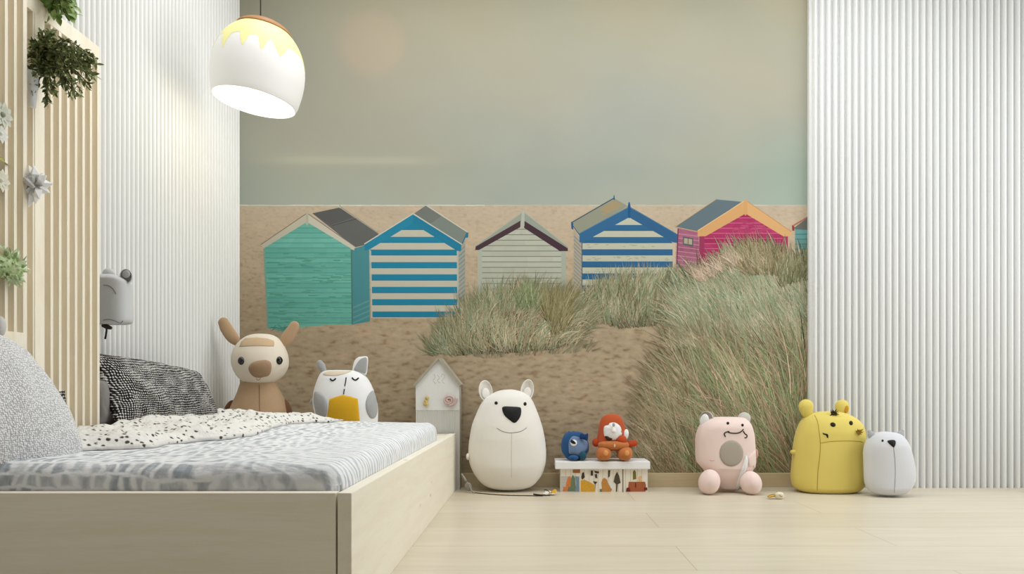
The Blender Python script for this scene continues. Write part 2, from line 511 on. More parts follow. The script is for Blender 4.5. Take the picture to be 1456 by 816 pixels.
def boards(poly, pitch, base, line, vary=6, y0=None, slope=0.0, lw=1.1, stripes=None):
    ys = [p[1] for p in poly]; top, bot = min(ys), max(ys); y = (y0 if y0 else top)
    MU.add(poly, base); MU.up()
    k = 0
    while y < bot:
        a, b = max(y, top+0.2), min(y+pitch, bot-0.05)
        if b > a:
            r0, r1 = xs_at(poly, a+0.01), xs_at(poly, b-0.01)
            if r0 and r1:
                c = jit(base, vary)
                if stripes: c = jit(stripes[k % 2], 3)
                xa0, xa1, xb0, xb1 = r0[0], r0[1], r1[0], r1[1]
                m = 7
                for i in range(m):
                    t0, t1 = i/m, (i+1)/m
                    cc = jit(c, vary*0.6)
                    MU.add([(xa0+(xa1-xa0)*t0, a), (xa0+(xa1-xa0)*t1, a), (xb0+(xb1-xb0)*t1, b), (xb0+(xb1-xb0)*t0, b)], cc)
        y += pitch; k += 1
    MU.up()
    y = (y0 if y0 else top)
    while y < bot:
        if y > top+2:
            r = xs_at(poly, y)
            if r: stroke((r[0], y), (r[1], y+slope*(r[1]-r[0])), lw, line)
        y += pitch
    MU.up()
def diag(poly, a, b, pitch, slope=-0.75, w=2.6):
    """slanted boards on a hut's side wall"""
    MU.add(poly, a); MU.up()
    xs = [p[0] for p in poly]; x0, x1 = min(xs), max(xs)
    def ylim(x):
        r = xs_at([(p[1], p[0]) for p in poly], x); return r
    y = min(p[1] for p in poly)-40
    while y < max(p[1] for p in poly)+60:
        la, lb = ylim(x0+0.4), ylim(x1-0.4)
        if la and lb:
            ya, yb = y, y+slope*(x1-x0)
            if ya > la[0] and ya < la[1]-w and yb > lb[0] and yb < lb[1]-w: 
                MU.add([(x0+.4, ya), (x1-.4, yb), (x1-.4, yb+w), (x0+.4, ya+w)], jit(b, 4))
        y += pitch
    MU.up()
# hut 1, teal
boards([(435.7, 315), (499.6, 352), (501, 461.5), (428, 461.5), (403.5, 472), (381, 466), (375.6, 351)], 7.1, (104, 172, 158), (76, 138, 128), 6, y0=317, lw=.8)
for i in range(165):
    x, y = random.uniform(380, 496), random.uniform(350, 460); MU.add([(x, y), (x+random.uniform(5, 22), y+.2), (x+random.uniform(5, 18), y+2), (x, y+1.6)], jit((92, 160, 142), 10))
MU.up()
diag([(501, 354), (524.8, 347), (526, 457), (501, 461.5)], (74, 136, 142), (96, 150, 146), 7.2, -0.42, 2.2)
for i in range(16): stroke((384+random.uniform(0, 28), 470+random.uniform(-5, 3)), (386+random.uniform(0, 30), 465+random.uniform(-4, 3)), .6, jit((78, 128, 114), 12))
MU.up()
MU.add([(444, 303.2), (483, 295), (538.6, 332.7), (524.8, 347), (505, 351.5)], (98, 98, 96)); MU.up()
MU.add([(444, 303.2), (483, 295), (502, 309), (470, 320)], (88, 88, 87)); MU.up()
stroke((472, 321), (507, 311), .9, (70, 70, 68)); stroke((484, 293.8), (538, 331.5), 1.5, (150, 148, 134)); MU.up()
stroke((375.5, 351), (381, 466), 2.4, (120, 160, 148)); stroke((499.8, 355), (501, 461), 2.2, (78, 120, 110)); MU.up()
MU.add([(436.6, 303.5), (370.8, 348), (375, 353), (436.4, 315.5)], (186, 180, 162)); MU.add([(436.6, 303.5), (504.8, 350.5), (503.5, 356), (436.4, 315.5)], (194, 188, 172)); MU.up()
stroke((370.5, 348), (436.6, 303), 1.1, (120, 112, 98)); stroke((436.6, 303), (505, 350.5), 1.1, (120, 112, 98)); MU.up()
MU.add([(435, 301), (438.4, 301), (438.6, 318), (436.6, 321), (434.6, 318)], (176, 170, 152)); stroke((483.5, 290), (483.5, 296), 2, (170, 168, 160)); MU.up()
# hut 2, bright blue stripes
def striped(poly, ys, white, blue):
    MU.add(poly, white); MU.up()
    top = min(p[1] for p in poly)
    for a, b in ys:
        r0, r1 = xs_at(poly, max(a, top+.3)), xs_at(poly, b)
        if r0 and r1:
            MU.add([(r0[0], max(a, top+.3)), (r0[1], max(a, top+.3)), (r1[1], b), (r1[0], b)], jit(blue, 3))
    MU.up()
    for a, b in ys:
        r1 = xs_at(poly, b)
        if r1: stroke((r1[0], b), (r1[1], b), .7, lerp(blue, (40, 60, 70), .4))
    MU.up()
striped([(586.8, 314), (649.8, 355), (650.3, 452.3), (528.6, 452.3), (525.5, 355)], [(316, 326.6), (336.7, 345), (354.8, 362.8), (372.6, 381), (390, 398.6), (407.8, 416.4), (425.3, 433.6), (442.8, 450.7)], (190, 186, 168), (32, 126, 156))
stroke((526.8, 356), (528.8, 452), 1.6, (186, 184, 170)); stroke((650.6, 356), (651.4, 452), 2.2, (176, 178, 168)); MU.up()
diag([(652, 356), (661.5, 341), (661.5, 438), (652, 451)], (160, 156, 140), (120, 140, 144), 6.2, -0.8, 2.2)
MU.add([(589, 303.4), (605.8, 292), (664.5, 330.3), (656.6, 347.5)], (122, 130, 122)); MU.up(); MU.add([(589, 303.4), (605.8, 292), (628, 307), (612, 318)], (112, 116, 110)); MU.up()
stroke((605.8, 291.6), (665, 330), 1.7, (196, 192, 176)); MU.add([(656.6, 346), (664, 329), (666, 331), (665.5, 338), (662, 338), (658, 347)], (40, 110, 140)); MU.up()
MU.add([(587.2, 304.5), (518, 347.5), (518.6, 356), (525, 355), (586.8, 317.6)], (38, 128, 158)); MU.add([(587.2, 304.5), (656.2, 347.6), (655.6, 356.8), (650, 356.6), (586.8, 317.6)], (34, 120, 150)); MU.up()
stroke((518, 347), (587.2, 303.8), 1.5, (196, 196, 184)); stroke((587.2, 303.8), (656.6, 347.3), 1.5, (196, 196, 184)); MU.up()
# hut 3, weathered white
boards([(741.7, 322), (804, 357), (804, 424), (679.2, 418), (679.2, 355)], 7.72, (178, 180, 164), (124, 122, 106), 5, y0=326)
MU.add([(679.2, 350), (685.4, 351), (685.4, 420), (679.2, 418)], (170, 176, 160)); MU.add([(798, 354), (804.5, 357), (804.5, 424), (798, 423)], (164, 170, 156)); MU.up()
MU.add([(744, 301), (739.8, 318), (676, 355.4), (676, 349.5)], (150, 156, 140)); MU.add([(744, 301), (808, 352), (806, 357), (744.5, 318)], (146, 154, 140)); MU.up()
MU.add([(740.2, 313.6), (739.8, 323), (681, 355.5), (675.6, 355.5), (676.4, 350.5)], (72, 52, 58)); MU.add([(745, 313.6), (745.2, 324), (796, 357), (807.6, 357), (807.2, 353)], (68, 48, 56)); MU.up()
stroke((676, 349.5), (744, 300.6), 1.2, (172, 172, 156)); stroke((744, 300.6), (808, 350.5), 1.2, (172, 172, 156)); MU.up()
MU.add([(742, 301), (744.5, 298), (746, 301), (745.6, 321), (743, 325), (740.6, 322)], (176, 178, 166)); MU.up()
# hut 4, dark blue stripes
diag([(815.6, 326), (827.6, 342), (827.6, 422), (816, 417)], (168, 158, 140), (132, 134, 130), 5.4, 0.9, 1.8)
striped([(894.5, 306), (956.6, 342), (957, 400), (827.7, 421.5), (827.7, 342)], [(319.8, 328), (337, 345.3), (354.4, 362.7), (371.6, 379.9), (388.7, 397), (405.6, 413.9)], (186, 186, 166), (46, 98, 138))
for i in range(60):
    x, y = random.uniform(832, 950), random.choice((349, 366.5, 384, 400))+random.uniform(-2.5, 2.5); MU.add([(x, y), (x+random.uniform(2, 8), y), (x+random.uniform(2, 6), y+1.3), (x, y+1)], jit((158, 166, 138), 6))
MU.up()
MU.add([(956.2, 345), (960, 345), (959.5, 398), (956.8, 398)], (196, 178, 156)); stroke((827.6, 344), (827.6, 420), 1.2, (50, 96, 130)); MU.up()
MU.add([(813, 316.5), (873.4, 282), (893, 293), (824.2, 333)], (142, 144, 126)); MU.up()
for k in range(5):
    t = k*0.16; a = lerp((873, 284.5), (890, 293), t+.1); b = lerp((832, 310), (840, 318), t+.1); stroke(a[:2], lerp(a, b, random.uniform(.4, .75))[:2], 1.3, (172, 142, 90))
MU.up()
stroke((812, 316.8), (873.4, 281.4), 1.4, (52, 78, 90)); MU.add([(812, 316), (815, 317), (815.4, 327), (812.4, 325)], (38, 88, 128)); stroke((812.6, 318), (824, 334), 1.2, (46, 90, 120)); MU.add([(871.8, 284), (872.6, 277.5), (873.6, 277.5), (874.6, 284)], (40, 92, 130)); MU.up()
MU.add([(894.5, 294.4), (823.8, 332.4), (824, 344.4), (828, 345), (894.5, 309)], (50, 100, 140)); MU.add([(894.5, 294.4), (963.3, 333.6), (962.8, 345.2), (957, 344.6), (894.5, 309)], (48, 94, 132)); MU.up()
stroke((823.6, 332), (894.5, 293.6), 1.0, (90, 130, 150)); stroke((894.5, 293.6), (963.4, 333.4), 1.0, (80, 120, 146)); MU.up()
MU.add([(892.6, 293), (893.8, 287.4), (895.4, 287.4), (896.6, 293), (896.4, 308), (894.5, 311), (892.8, 308)], (28, 84, 132)); MU.up()
# hut 5, magenta
boards([(964.2, 324), (993.4, 330), (995, 392), (961.6, 386)], 6.2, (158, 92, 116), (186, 140, 152), 6, y0=326, slope=0.13, lw=.9)
stroke((964.2, 325), (961.8, 385), 1.6, (120, 40, 80)); MU.up()
MU.add([(971, 336), (985.8, 338.5), (985.6, 351), (970.8, 348)], (92, 92, 96)); MU.up(); MU.add([(972.8, 338.4), (984, 340.2), (984, 348), (972.6, 346)], (170, 160, 134)); MU.up(); stroke((978.3, 338), (978.3, 348.5), 1.1, (96, 92, 96)); MU.up()
boards([(1059.9, 300), (1120.4, 334), (1120, 372), (994.2, 384), (994.2, 335)], 7.3, (166, 48, 92), (200, 112, 138), 6, y0=302.5, lw=.8)
MU.add([(994.2, 335), (1001.5, 333), (1001.5, 384), (994.2, 384)], (150, 52, 88)); MU.add([(1112.5, 334), (1120.4, 335), (1120.2, 372), (1112.5, 372)], (172, 54, 94)); MU.up()
for i in range(30):
    x, y = random.uniform(1040, 1086), random.uniform(312, 330); MU.add([(x, y), (x+random.uniform(5, 14), y), (x+random.uniform(5, 12), y+1.6), (x, y+1.4)], jit((176, 70, 106), 8))
MU.up()
MU.add([(960.3, 322.3), (1018, 283.8), (1054, 287.2), (992.2, 328.6)], (96, 112, 118)); MU.up(); stroke((960, 322), (1018, 283.2), 1.2, (186, 160, 120)); stroke((1018, 283.6), (1054, 287), .9, (120, 130, 130)); stroke((960.3, 322.8), (992, 329.6), 1.6, (176, 150, 120)); MU.up()
MU.add([(1060, 285.2), (992, 328.6), (992, 336), (1003, 336), (1060, 303.6)], (206, 158, 104)); MU.add([(1060, 285.2), (1125, 329.8), (1124.8, 336), (1114, 336), (1060, 303.6)], (210, 164, 110)); MU.up()
stroke((992, 328), (1060, 284.6), 1, (222, 184, 136)); stroke((1060, 284.6), (1125.4, 329.6), 1, (190, 140, 92)); MU.up()
MU.add([(1057.4, 286), (1060, 283), (1062.8, 286), (1062.6, 303), (1060, 307), (1057.4, 303)], (204, 156, 102)); MU.up()
# hut 6, cut off by the panel
boards([(1130.5, 325), (1148.5, 326), (1148.5, 364), (1130.5, 364)], 7, (98, 148, 146), (70, 116, 116), 5, y0=326)
MU.add([(1129, 324), (1148.5, 309), (1148.5, 327), (1131, 326)], (104, 106, 100)); stroke((1126.5, 321.6), (1148.5, 308.6), 2, (170, 104, 90)); MU.add([(1126, 320), (1129.6, 322), (1129.6, 328), (1126.4, 328)], (150, 60, 60)); MU.up()
# marram grass, back to front
GR = [(126, 138, 104), (144, 146, 112), (112, 128, 98), (168, 154, 122), (180, 160, 132), (98, 112, 80), (134, 154, 124), (116, 104, 76)]
def pip(x, y, poly):
    c = False; j = len(poly)-1
    for i in range(len(poly)):
        if (poly[i][1] > y) != (poly[j][1] > y) and x < (poly[j][0]-poly[i][0])*(y-poly[i][1])/(poly[j][1]-poly[i][1])+poly[i][0]: c = not c
        j = i
    return c
def clipx(p): return (min(1148.4, max(339.5, p[0])), min(672.5, p[1]))
def blade(x, y, L, ang, bend, w, col, tip):
    """root at x,y; ang from vertical (positive leans right)"""
    pts = []; a = ang; cx_, cy_ = x, y; segs = 4
    for k in range(segs+1):
        pts.append((cx_, cy_)); cx_ += math.sin(a)*L/segs; cy_ -= math.cos(a)*L/segs; a += bend/segs
    ws = [w*(1-(k/segs)**1.6)+0.12 for k in range(segs+1)]
    for k in range(segs):
        p, q = pts[k], pts[k+1]; dx, dy = q[0]-p[0], q[1]-p[1]; l = math.hypot(dx, dy) or 1
        nx, ny = -dy/l, dx/l
        c0 = lerp(col, tip, k/segs); c1 = lerp(col, tip, (k+1)/segs)
        quad = [clipx((p[0]+nx*ws[k]/2, p[1]+ny*ws[k]/2)), clipx((q[0]+nx*ws[k+1]/2, q[1]+ny*ws[k+1]/2)), clipx((q[0]-nx*ws[k+1]/2, q[1]-ny*ws[k+1]/2)), clipx((p[0]-nx*ws[k]/2, p[1]-ny*ws[k]/2))]
        if abs(quad[0][0]-quad[2][0])+abs(quad[0][1]-quad[2][1]) < 0.05: continue
        MU.quad(quad, [c0, c1, c1, c0])
def tuft(poly, count, Lr, angf, bend, wr, palette, darkf, per=30, ybias=1.0):
    xs = [p[0] for p in poly]; ys = [p[1] for p in poly]; pts = []
    while len(pts) < count:
        x, y = random.uniform(min(xs), max(xs)), random.uniform(min(ys), max(ys))
        if pip(x, y, poly): pts.append((x, y))
    pts.sort(key=lambda p: p[1]+random.uniform(-14, 14))
    for i, (x, y) in enumerate(pts):
        if i % per == 0: MU.up()
        c = random.choice(palette); n = noise.noise(Vector((x/26, y/20, 3.0))); c = tuple(v+n*22 for v in c)
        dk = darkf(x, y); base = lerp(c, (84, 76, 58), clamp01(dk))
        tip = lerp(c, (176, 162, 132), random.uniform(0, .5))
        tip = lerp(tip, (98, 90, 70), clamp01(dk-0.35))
        L = random.uniform(*Lr)*(0.7+0.5*random.random())
        kj = random.gauss(0, 17); base = tuple(max(20, v+kj) for v in base); tip = tuple(max(20, v+kj*1.1) for v in tip)
        blade(x, y, L, math.radians(angf(x, y)+random.gauss(0, 17)), math.radians(bend*random.uniform(.2, 1.6)), random.uniform(*wr)*1.15, jit(base, 6), jit(tip, 6))
def under(poly, col): MU.up(); MU.add(poly, col); MU.up()
G = GR
# middle clump in front of the dark blue hut
def softfill(poly, n, pal, Lr, angf): tuft(poly, n, Lr, angf, 20, (1.4, 2.8), pal, lambda x, y: .1)
midc = [(830, 432), (846, 418), (880, 402), (930, 402), (975, 395), (1010, 402), (990, 440), (940, 464), (880, 468), (842, 458)]
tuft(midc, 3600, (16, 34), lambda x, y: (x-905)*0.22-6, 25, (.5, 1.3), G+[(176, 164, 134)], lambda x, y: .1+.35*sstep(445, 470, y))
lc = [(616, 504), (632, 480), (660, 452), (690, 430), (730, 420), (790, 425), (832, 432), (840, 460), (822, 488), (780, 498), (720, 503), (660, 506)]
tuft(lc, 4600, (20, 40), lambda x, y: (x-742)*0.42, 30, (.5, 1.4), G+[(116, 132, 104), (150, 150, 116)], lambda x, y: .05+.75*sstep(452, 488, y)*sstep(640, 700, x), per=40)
tuft([(680, 500), (672, 478), (705, 462), (800, 458), (822, 486), (780, 498)], 2600, (12, 26), lambda x, y: (x-742)*0.42, 30, (.7, 1.8), [(104, 88, 70), (116, 98, 80), (94, 84, 62)], lambda x, y: .3)
tuft([(640, 500), (680, 455), (820, 455), (822, 494), (760, 500)], 950, (20, 38), lambda x, y: (x-742)*0.5, 80, (.5, 1.2), [(182, 164, 132), (156, 154, 118), (124, 142, 112), (168, 150, 120)], lambda x, y: .05)
tuft([(765, 425), (815, 425), (808, 470), (785, 480)], 500, (20, 34), lambda x, y: (x-793)*0.9, 18, (.5, 1.2), [(142, 132, 90), (120, 118, 78), (156, 146, 104)], lambda x, y: .3)
tuft([(735, 440), (765, 440), (760, 415), (745, 412)], 200, (16, 30), lambda x, y: (x-750)*0.9, 14, (.5, 1.1), [(118, 134, 92), (134, 144, 104)], lambda x, y: .15)
tuft([(600, 506), (640, 478), (700, 500), (840, 488), (850, 500), (700, 510)], 260, (8, 18), lambda x, y: (x-742)*0.4, 30, (.4, .9), [(150, 142, 112), (130, 134, 104)], lambda x, y: .1)
# right dune grass
rc = [(962, 402), (1000, 396), (1020, 380), (1040, 366), (1075, 360), (1105, 362), (1130, 378), (1148, 374), (1148, 700), (990, 700), (930, 700), (910, 640), (925, 600), (945, 560), (965, 520), (985, 490), (950, 466), (955, 440)]
def rang(x, y):
    n = noise.noise(Vector((x/70, y/60, 8.0)))
    return -30+sstep(1040, 1148, x)*12-sstep(1000, 920, x)*6+n*40
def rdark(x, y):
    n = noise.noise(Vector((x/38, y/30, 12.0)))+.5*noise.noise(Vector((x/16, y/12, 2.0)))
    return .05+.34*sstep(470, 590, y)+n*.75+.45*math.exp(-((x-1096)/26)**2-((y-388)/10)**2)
PALE = [(152, 160, 130), (180, 168, 140), (142, 158, 132), (192, 174, 148), (130, 150, 118), (168, 168, 138)]
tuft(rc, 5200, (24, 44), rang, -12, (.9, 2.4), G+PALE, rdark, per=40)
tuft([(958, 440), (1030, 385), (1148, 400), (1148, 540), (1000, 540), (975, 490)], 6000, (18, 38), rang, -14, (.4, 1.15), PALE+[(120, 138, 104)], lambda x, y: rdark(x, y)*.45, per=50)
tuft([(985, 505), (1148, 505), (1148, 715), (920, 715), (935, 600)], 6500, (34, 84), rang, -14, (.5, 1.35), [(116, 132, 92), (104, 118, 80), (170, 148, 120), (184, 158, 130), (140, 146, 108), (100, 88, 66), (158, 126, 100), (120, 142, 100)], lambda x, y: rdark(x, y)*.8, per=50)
tuft([(1000, 540), (1148, 520), (1148, 690), (960, 690)], 420, (60, 120), lambda x, y: rang(x, y)*.9, -20, (.6, 1.2), [(190, 168, 138), (126, 148, 100), (170, 140, 112), (150, 160, 116)], lambda x, y: 0)
tuft([(1040, 372), (1062, 352), (1100, 356), (1128, 378), (1120, 392), (1060, 392)], 1100, (12, 26), lambda x, y: (x-1085)*0.6-16, -6, (.5, 1.1), [(150, 140, 104), (172, 150, 122), (130, 128, 92), (118, 112, 78)], lambda x, y: .15)
tuft([(1100, 384), (1148, 362), (1148, 400), (1110, 410)], 320, (10, 22), lambda x, y: 5, -6, (.5, 1.1), [(120, 124, 88), (140, 140, 104)], lambda x, y: .3)
tuft([(985, 396), (1040, 362), (1060, 372), (1000, 404)], 220, (14, 28), lambda x, y: -38, -12, (.4, .8), [(196, 170, 150), (176, 160, 134)], lambda x, y: 0)
tuft([(905, 680), (925, 560), (965, 500), (985, 540), (950, 690)], 900, (24, 56), lambda x, y: -36, -14, (.4, 1.1), [(156, 146, 112), (128, 134, 98), (180, 158, 128), (150, 128, 100)], lambda x, y: .1)
tuft([(890, 690), (905, 600), (930, 560), (930, 690)], 160, (24, 46), lambda x, y: -38, -10, (.4, .8), [(150, 142, 108), (176, 156, 126)], lambda x, y: 0)
tuft([(940, 470), (1000, 470), (990, 500), (950, 500)], 240, (10, 22), lambda x, y: -38, -14, (.4, 1.0), [(150, 148, 116), (170, 156, 124)], lambda x, y: .1)
g = NT('printed_beach_picture', 0.75, 0.2)
at = g.N.new('ShaderNodeVertexColor'); at.layer_name = 'Col'
g.color(at.outputs['Color'])
def make_mural():
    me = bpy.data.meshes.new('beach_mural'); me.from_pydata(MU.V, [], MU.Fc); me.update()
    ca = me.color_attributes.new('Col', 'FLOAT_COLOR', 'CORNER')
    flat = []
    for cs in MU.C:
        for c in cs: flat.extend(c)
    ca.data.foreach_set('color', flat)
    me.materials.append(g.m)
    # backing sheet keeps the print a solid thing
    o = bpy.data.objects.new('beach_mural', me); COL.objects.link(o)
    o['label'] = 'large wall mural print of striped beach huts, sand and dune grass under a hazy sky'
    o['category'] = 'mural'
    return o
make_mural()
print('mural faces', len(MU.Fc), 'layers', MU.layer)

# ------------------------------------------------------------- slatted screens on the left
def screen(name, xface, thick, y0, y1, z0, z1, pitch, w, label, railz=None, edge=0.012, slat_d=0.022, start=0.0):
    t = thing(name, (xface-thick/2, (y0+y1)/2, z0), label, 'slatted screen')
    back = thick-slat_d
    obj('back_panel', box(xface-thick, xface-slat_d, y0, y1, z0, z1), W_PALE, t, False)
    obj('top_rail', box(xface-slat_d, xface, y0, y1, z1-0.045, z1, 0.001), W_PALE, t, False)
    obj('end_post', box(xface-slat_d, xface, y1-edge, y1, z0, z1-0.045), W_PALE, t, False)
    if railz is not None: obj('bottom_rail', box(xface-slat_d, xface, y0, y1-edge, z0, z0+railz), W_PALE, t, False)
    y = y1-edge-pitch+w*0.5+start
    zb = z0+(railz or 0)
    while y > y0:
        obj('slat', box(xface-slat_d, xface-0.001, y-w/2, y+w/2, zb, z1-0.045), W_PALE, t, False)
        y -= pitch
    return t
BEDT = 0.2785
yA = 2.264-D0
ts = screen('slatted_screen', -1.400, 0.040, 1.62-D0, yA, BEDT, 1.597, 0.036, 0.011, 'low pale wooden slatted screen standing behind the bed, ending beside the white wall', slat_d=0.024)
obj('post', box(-1.423, -1.399, 1.970-D0, 2.000-D0, BEDT, 1.552), W_PALE, ts, False)
screen('slatted_screen', -1.335, 0.060, 1.30-D0, 1.85-D0, 0.60, 2.30, 0.031, 0.010, 'tall pale slatted screen at the very left edge, nearer and higher than the other', railz=0.045, edge=0.014, slat_d=0.022)

# ------------------------------------------------------------- bed
bedx0, bedx1 = XL+0.006, -0.387
by0, by1 = 1.488-D0, 3.446-D0
t = thing('bed', ((bedx0+bedx1)/2, (by0+by1)/2, 0), 'low pine box bed with tall side boards filling the left of the room', 'bed')
g_ = 0.004
obj('side_board', box(bedx1-0.030, bedx1, by0, by1, 0, BEDT, 0.0015), W_PINE, t, False)
obj('front_board', box(bedx0, bedx1-0.030-g_, by0, by0+0.030, 0, BEDT-0.0, 0.0015), W_PINEF, t, False, label='front board with horizontal grain')
obj('end_board', box(bedx0, bedx1-0.031, by1-0.02, by1, 0, BEDT-0.002), W_PINE, t, False)
obj('deck', box(bedx0, bedx1-0.031, by0+0.031, by1-0.021, 0.14, 0.262), W_PINE, t, False)
obj('wall_rail', box(bedx0, -1.385, by0+0.031, 3.069-D0, 0.262, BEDT), W_PINE, t, False)
obj('back_ledge', box(bedx0, bedx1-0.031, 3.07-D0, by1-0.021, 0.262, 0.27), W_PINE, t, False)

# mattress with tie-dye cover
def bedtop(x, y):
    """height of the made bed at x,y"""
    dd = y+D0; a = clamp01((dd-1.52)/(3.05-1.52)); l = clamp01((-0.415-x)/0.95)
    z = 0.333+0.018*sstep(0, 1, a)+0.014*l*sstep(.3, 1, a)+0.006*l
    z += 0.0045*noise.noise(Vector((x*4, y*3, 1)))+0.003*noise.noise(Vector((x*5+y*2, y*16, 4)))*1.2+0.0018*noise.noise(Vector((x*25, y*30, 2)))
    return z
def mattress():
    x0, x1, y0, y1, r, zb = -1.380, -0.4185, 1.5215-D0, 3.055-D0, 0.045, 0.2655
    def axis(a, b, n):
        e = [0, 0, .002, .005, .010, .017, .026, .036, .045]
        m = [a+q for q in e]+[a+.045+(b-a-.09)*k/n for k in range(1, n)]+[b-q for q in reversed(e)]
        return m
    ax, ay = axis(x0, x1, 90), axis(y0, y1, 150); V = []
    for j, y in enumerate(ay):
        for i, x in enumerate(ax):
            bx = min(x-x0, x1-x); by = min(y-y0, y1-y)
            ux, uy = max(r-bx, 0), max(r-by, 0); h = math.hypot(ux, uy)
            px, py = x, y
            if h > r:
                k = r/h
                px = x+(ux-ux*k)*(1 if x-x0 < x1-x else -1); py = y+(uy-uy*k)*(1 if y-y0 < y1-y else -1); h = r
            z = bedtop(px, py)-(r-math.sqrt(max(0, r*r-h*h)))
            edge = (i in (0, len(ax)-1) or j in (0, len(ay)-1))
            if edge: z = zb
            elif h > 0.02:
                # puckers on the drop
                k = (h/r); s = noise.noise(Vector((px*40, py*40, 0)))*0.003*k
                if uy > ux: py += s if y-y0 < y1-y else -s
                else: px += -abs(s)
            V.append((px, py, z))
    return V, grid_faces(len(ax), len(ay))
g = NT('tie_dye_cotton', 0.9, 0.1)
wob = g.noise(g.map(), 5, 3)[1]
sp0 = g.N.new('ShaderNodeSeparateXYZ'); g.L.new(g.tc.outputs['Object'], sp0.inputs[0])
cb0 = g.N.new('ShaderNodeCombineXYZ'); g.L.new(sp0.outputs[0], cb0.inputs[0]); g.L.new(g.math('MULTIPLY_ADD', sp0.outputs[2], 1.4, sp0.outputs[1]), cb0.inputs[1])
vec = g.vadd(g.vadd(cb0.outputs[0], wob, 0.16), g.noise(g.map(), 22, 2)[1], 0.035)
br = g.N.new('ShaderNodeTexBrick'); br.offset = 0.5
br.inputs['Scale'].default_value = 1; br.inputs['Brick Width'].default_value = 0.036; br.inputs['Row Height'].default_value = 0.060
br.inputs['Mortar Size'].default_value = 0.013; br.inputs['Mortar Smooth'].default_value = 1.0
br.inputs['Color1'].default_value = (1, 1, 1, 1); br.inputs['Color2'].default_value = (.35, .35, .35, 1); br.inputs['Mortar'].default_value = (0, 0, 0, 1)
g.L.new(vec, br.inputs['Vector'])
wv = g.N.new('ShaderNodeTexWave'); wv.bands_direction = 'Y'; wv.inputs['Scale'].default_value = 14; wv.inputs['Distortion'].default_value = 5; wv.inputs['Detail'].default_value = 2; wv.inputs['Detail Scale'].default_value = 1.2
g.L.new(g.map((0.6, 1, 1), (0, 0, 0.5)), wv.inputs['Vector'])
sx = g.N.new('ShaderNodeSeparateXYZ'); g.L.new(g.tc.outputs['Object'], sx.inputs[0])
side_f = g.math('MULTIPLY_ADD', sx.outputs['X'], 4.0, -0.65, clamp=True)      # towards the right edge the cover is striped
spots = g.ramp(br.outputs['Color'], [(0.12, (0, 0, 0)), (0.75, (1, 1, 1))])
stri = g.ramp(wv.outputs['Fac'], [(0.45, (0, 0, 0)), (0.85, (.75, .75, .75))])
patn = g.mix(side_f, spots, stri)
fine, _ = g.noise(g.map((30, 6, 10)), 3, 4)
patn2 = g.math('MULTIPLY', patn, g.math('MULTIPLY_ADD', fine, 1.6, 0.05, clamp=True), clamp=True)
g.color(g.mix(patn2, srgb((238, 238, 238)), srgb((168, 173, 180))))
g.bump(g.noise(g.map((1, 2.5, 1)), 22, 3)[0], 0.5, 0.012)
MX = obj('mattress', mattress(), g.m, None, True, loc=(-0.9, 2.3-D0, 0.2655), label='thick mattress in grey and white tie-dye cover lying in the pine bed', cat='mattress')

# dotted throw along the wall side of the bed
def throw():
    edge = [(1.62, -1.20), (1.78, -1.150), (1.89, -1.034), (2.07, -1.02), (2.18, -.93), (2.34, -.91), (2.6, -.95), (2.8, -.95), (2.95, -.86), (3.04, -.82)]
    E = cr(edge, 9); nv = 34; V = []
    for (dd, xe) in E:
        xs = -1.372
        for i in range(nv+1):
            t_ = i/nv; x = xs+(xe-xs)*t_; y = dd-D0
            wob = 0.012*noise.noise(Vector((dd*9, 3, t_)))
            x += wob*t_
            lump = 0.5+0.5*noise.noise(Vector((x*9, y*7, 7)))
            k2 = noise.noise(Vector((x*22+3, y*14, 9)))
            hgt = 0.010+0.040*lump*sstep(0.0, .25, 1-t_)*sstep(0, .12, (dd-1.62))+0.030*abs(k2)*sstep(0, .2, 1-t_)
            hgt += 0.020*(.6+.8*noise.noise(Vector((y*14, 1, 1))))*math.exp(-((t_-0.90)/0.07)**2)
            V.append((x, y, bedtop(x, y)+hgt*(1-0.6*sstep(2.9, 3.05, dd))))
    top = len(V)
    n = nv+1
    f = grid_faces(n, len(E))
    for (x, y, z) in V[:top]: pass
    V2 = [(x, y, bedtop(x, y)+0.0015) for (x, y, z) in V]
    V += V2
    f += [tuple(reversed([i+top for i in q])) for q in grid_faces(n, len(E))]
    m = len(E)
    loop = [i for i in range(n)]+[j*n+n-1 for j in range(1, m)]+[(m-1)*n+i for i in range(n-2, -1, -1)]+[j*n for j in range(m-2, 0, -1)]
    for a, b in zip(loop, loop[1:]+loop[:1]): f.append((a, a+top, b+top, b))
    return V, f
g = NT('dotted_muslin', 0.95, 0.1)
vo = g.N.new('ShaderNodeTexVoronoi'); vo.inputs['Scale'].default_value = 50; vo.inputs['Randomness'].default_value = 0.8
g.L.new(g.vadd(g.map((1, 1, 1)), g.noise(g.map(), 60, 2)[1], 0.012), vo.inputs['Vector'])
dk = g.ramp(vo.outputs['Distance'], [(0.21, (1, 1, 1)), (0.33, (0, 0, 0))])
g.color(g.mix(dk, srgb((232, 229, 222)), srgb((80, 70, 62))))
g.bump(g.noise(g.map(), 45, 3)[0], 0.7, 0.01)
obj('throw_blanket', throw(), g.m, None, True, loc=(-1.2, 2.3-D0, 0.35), label='crumpled cream throw with small dark dots spread along the wall side of the bed', cat='blanket')

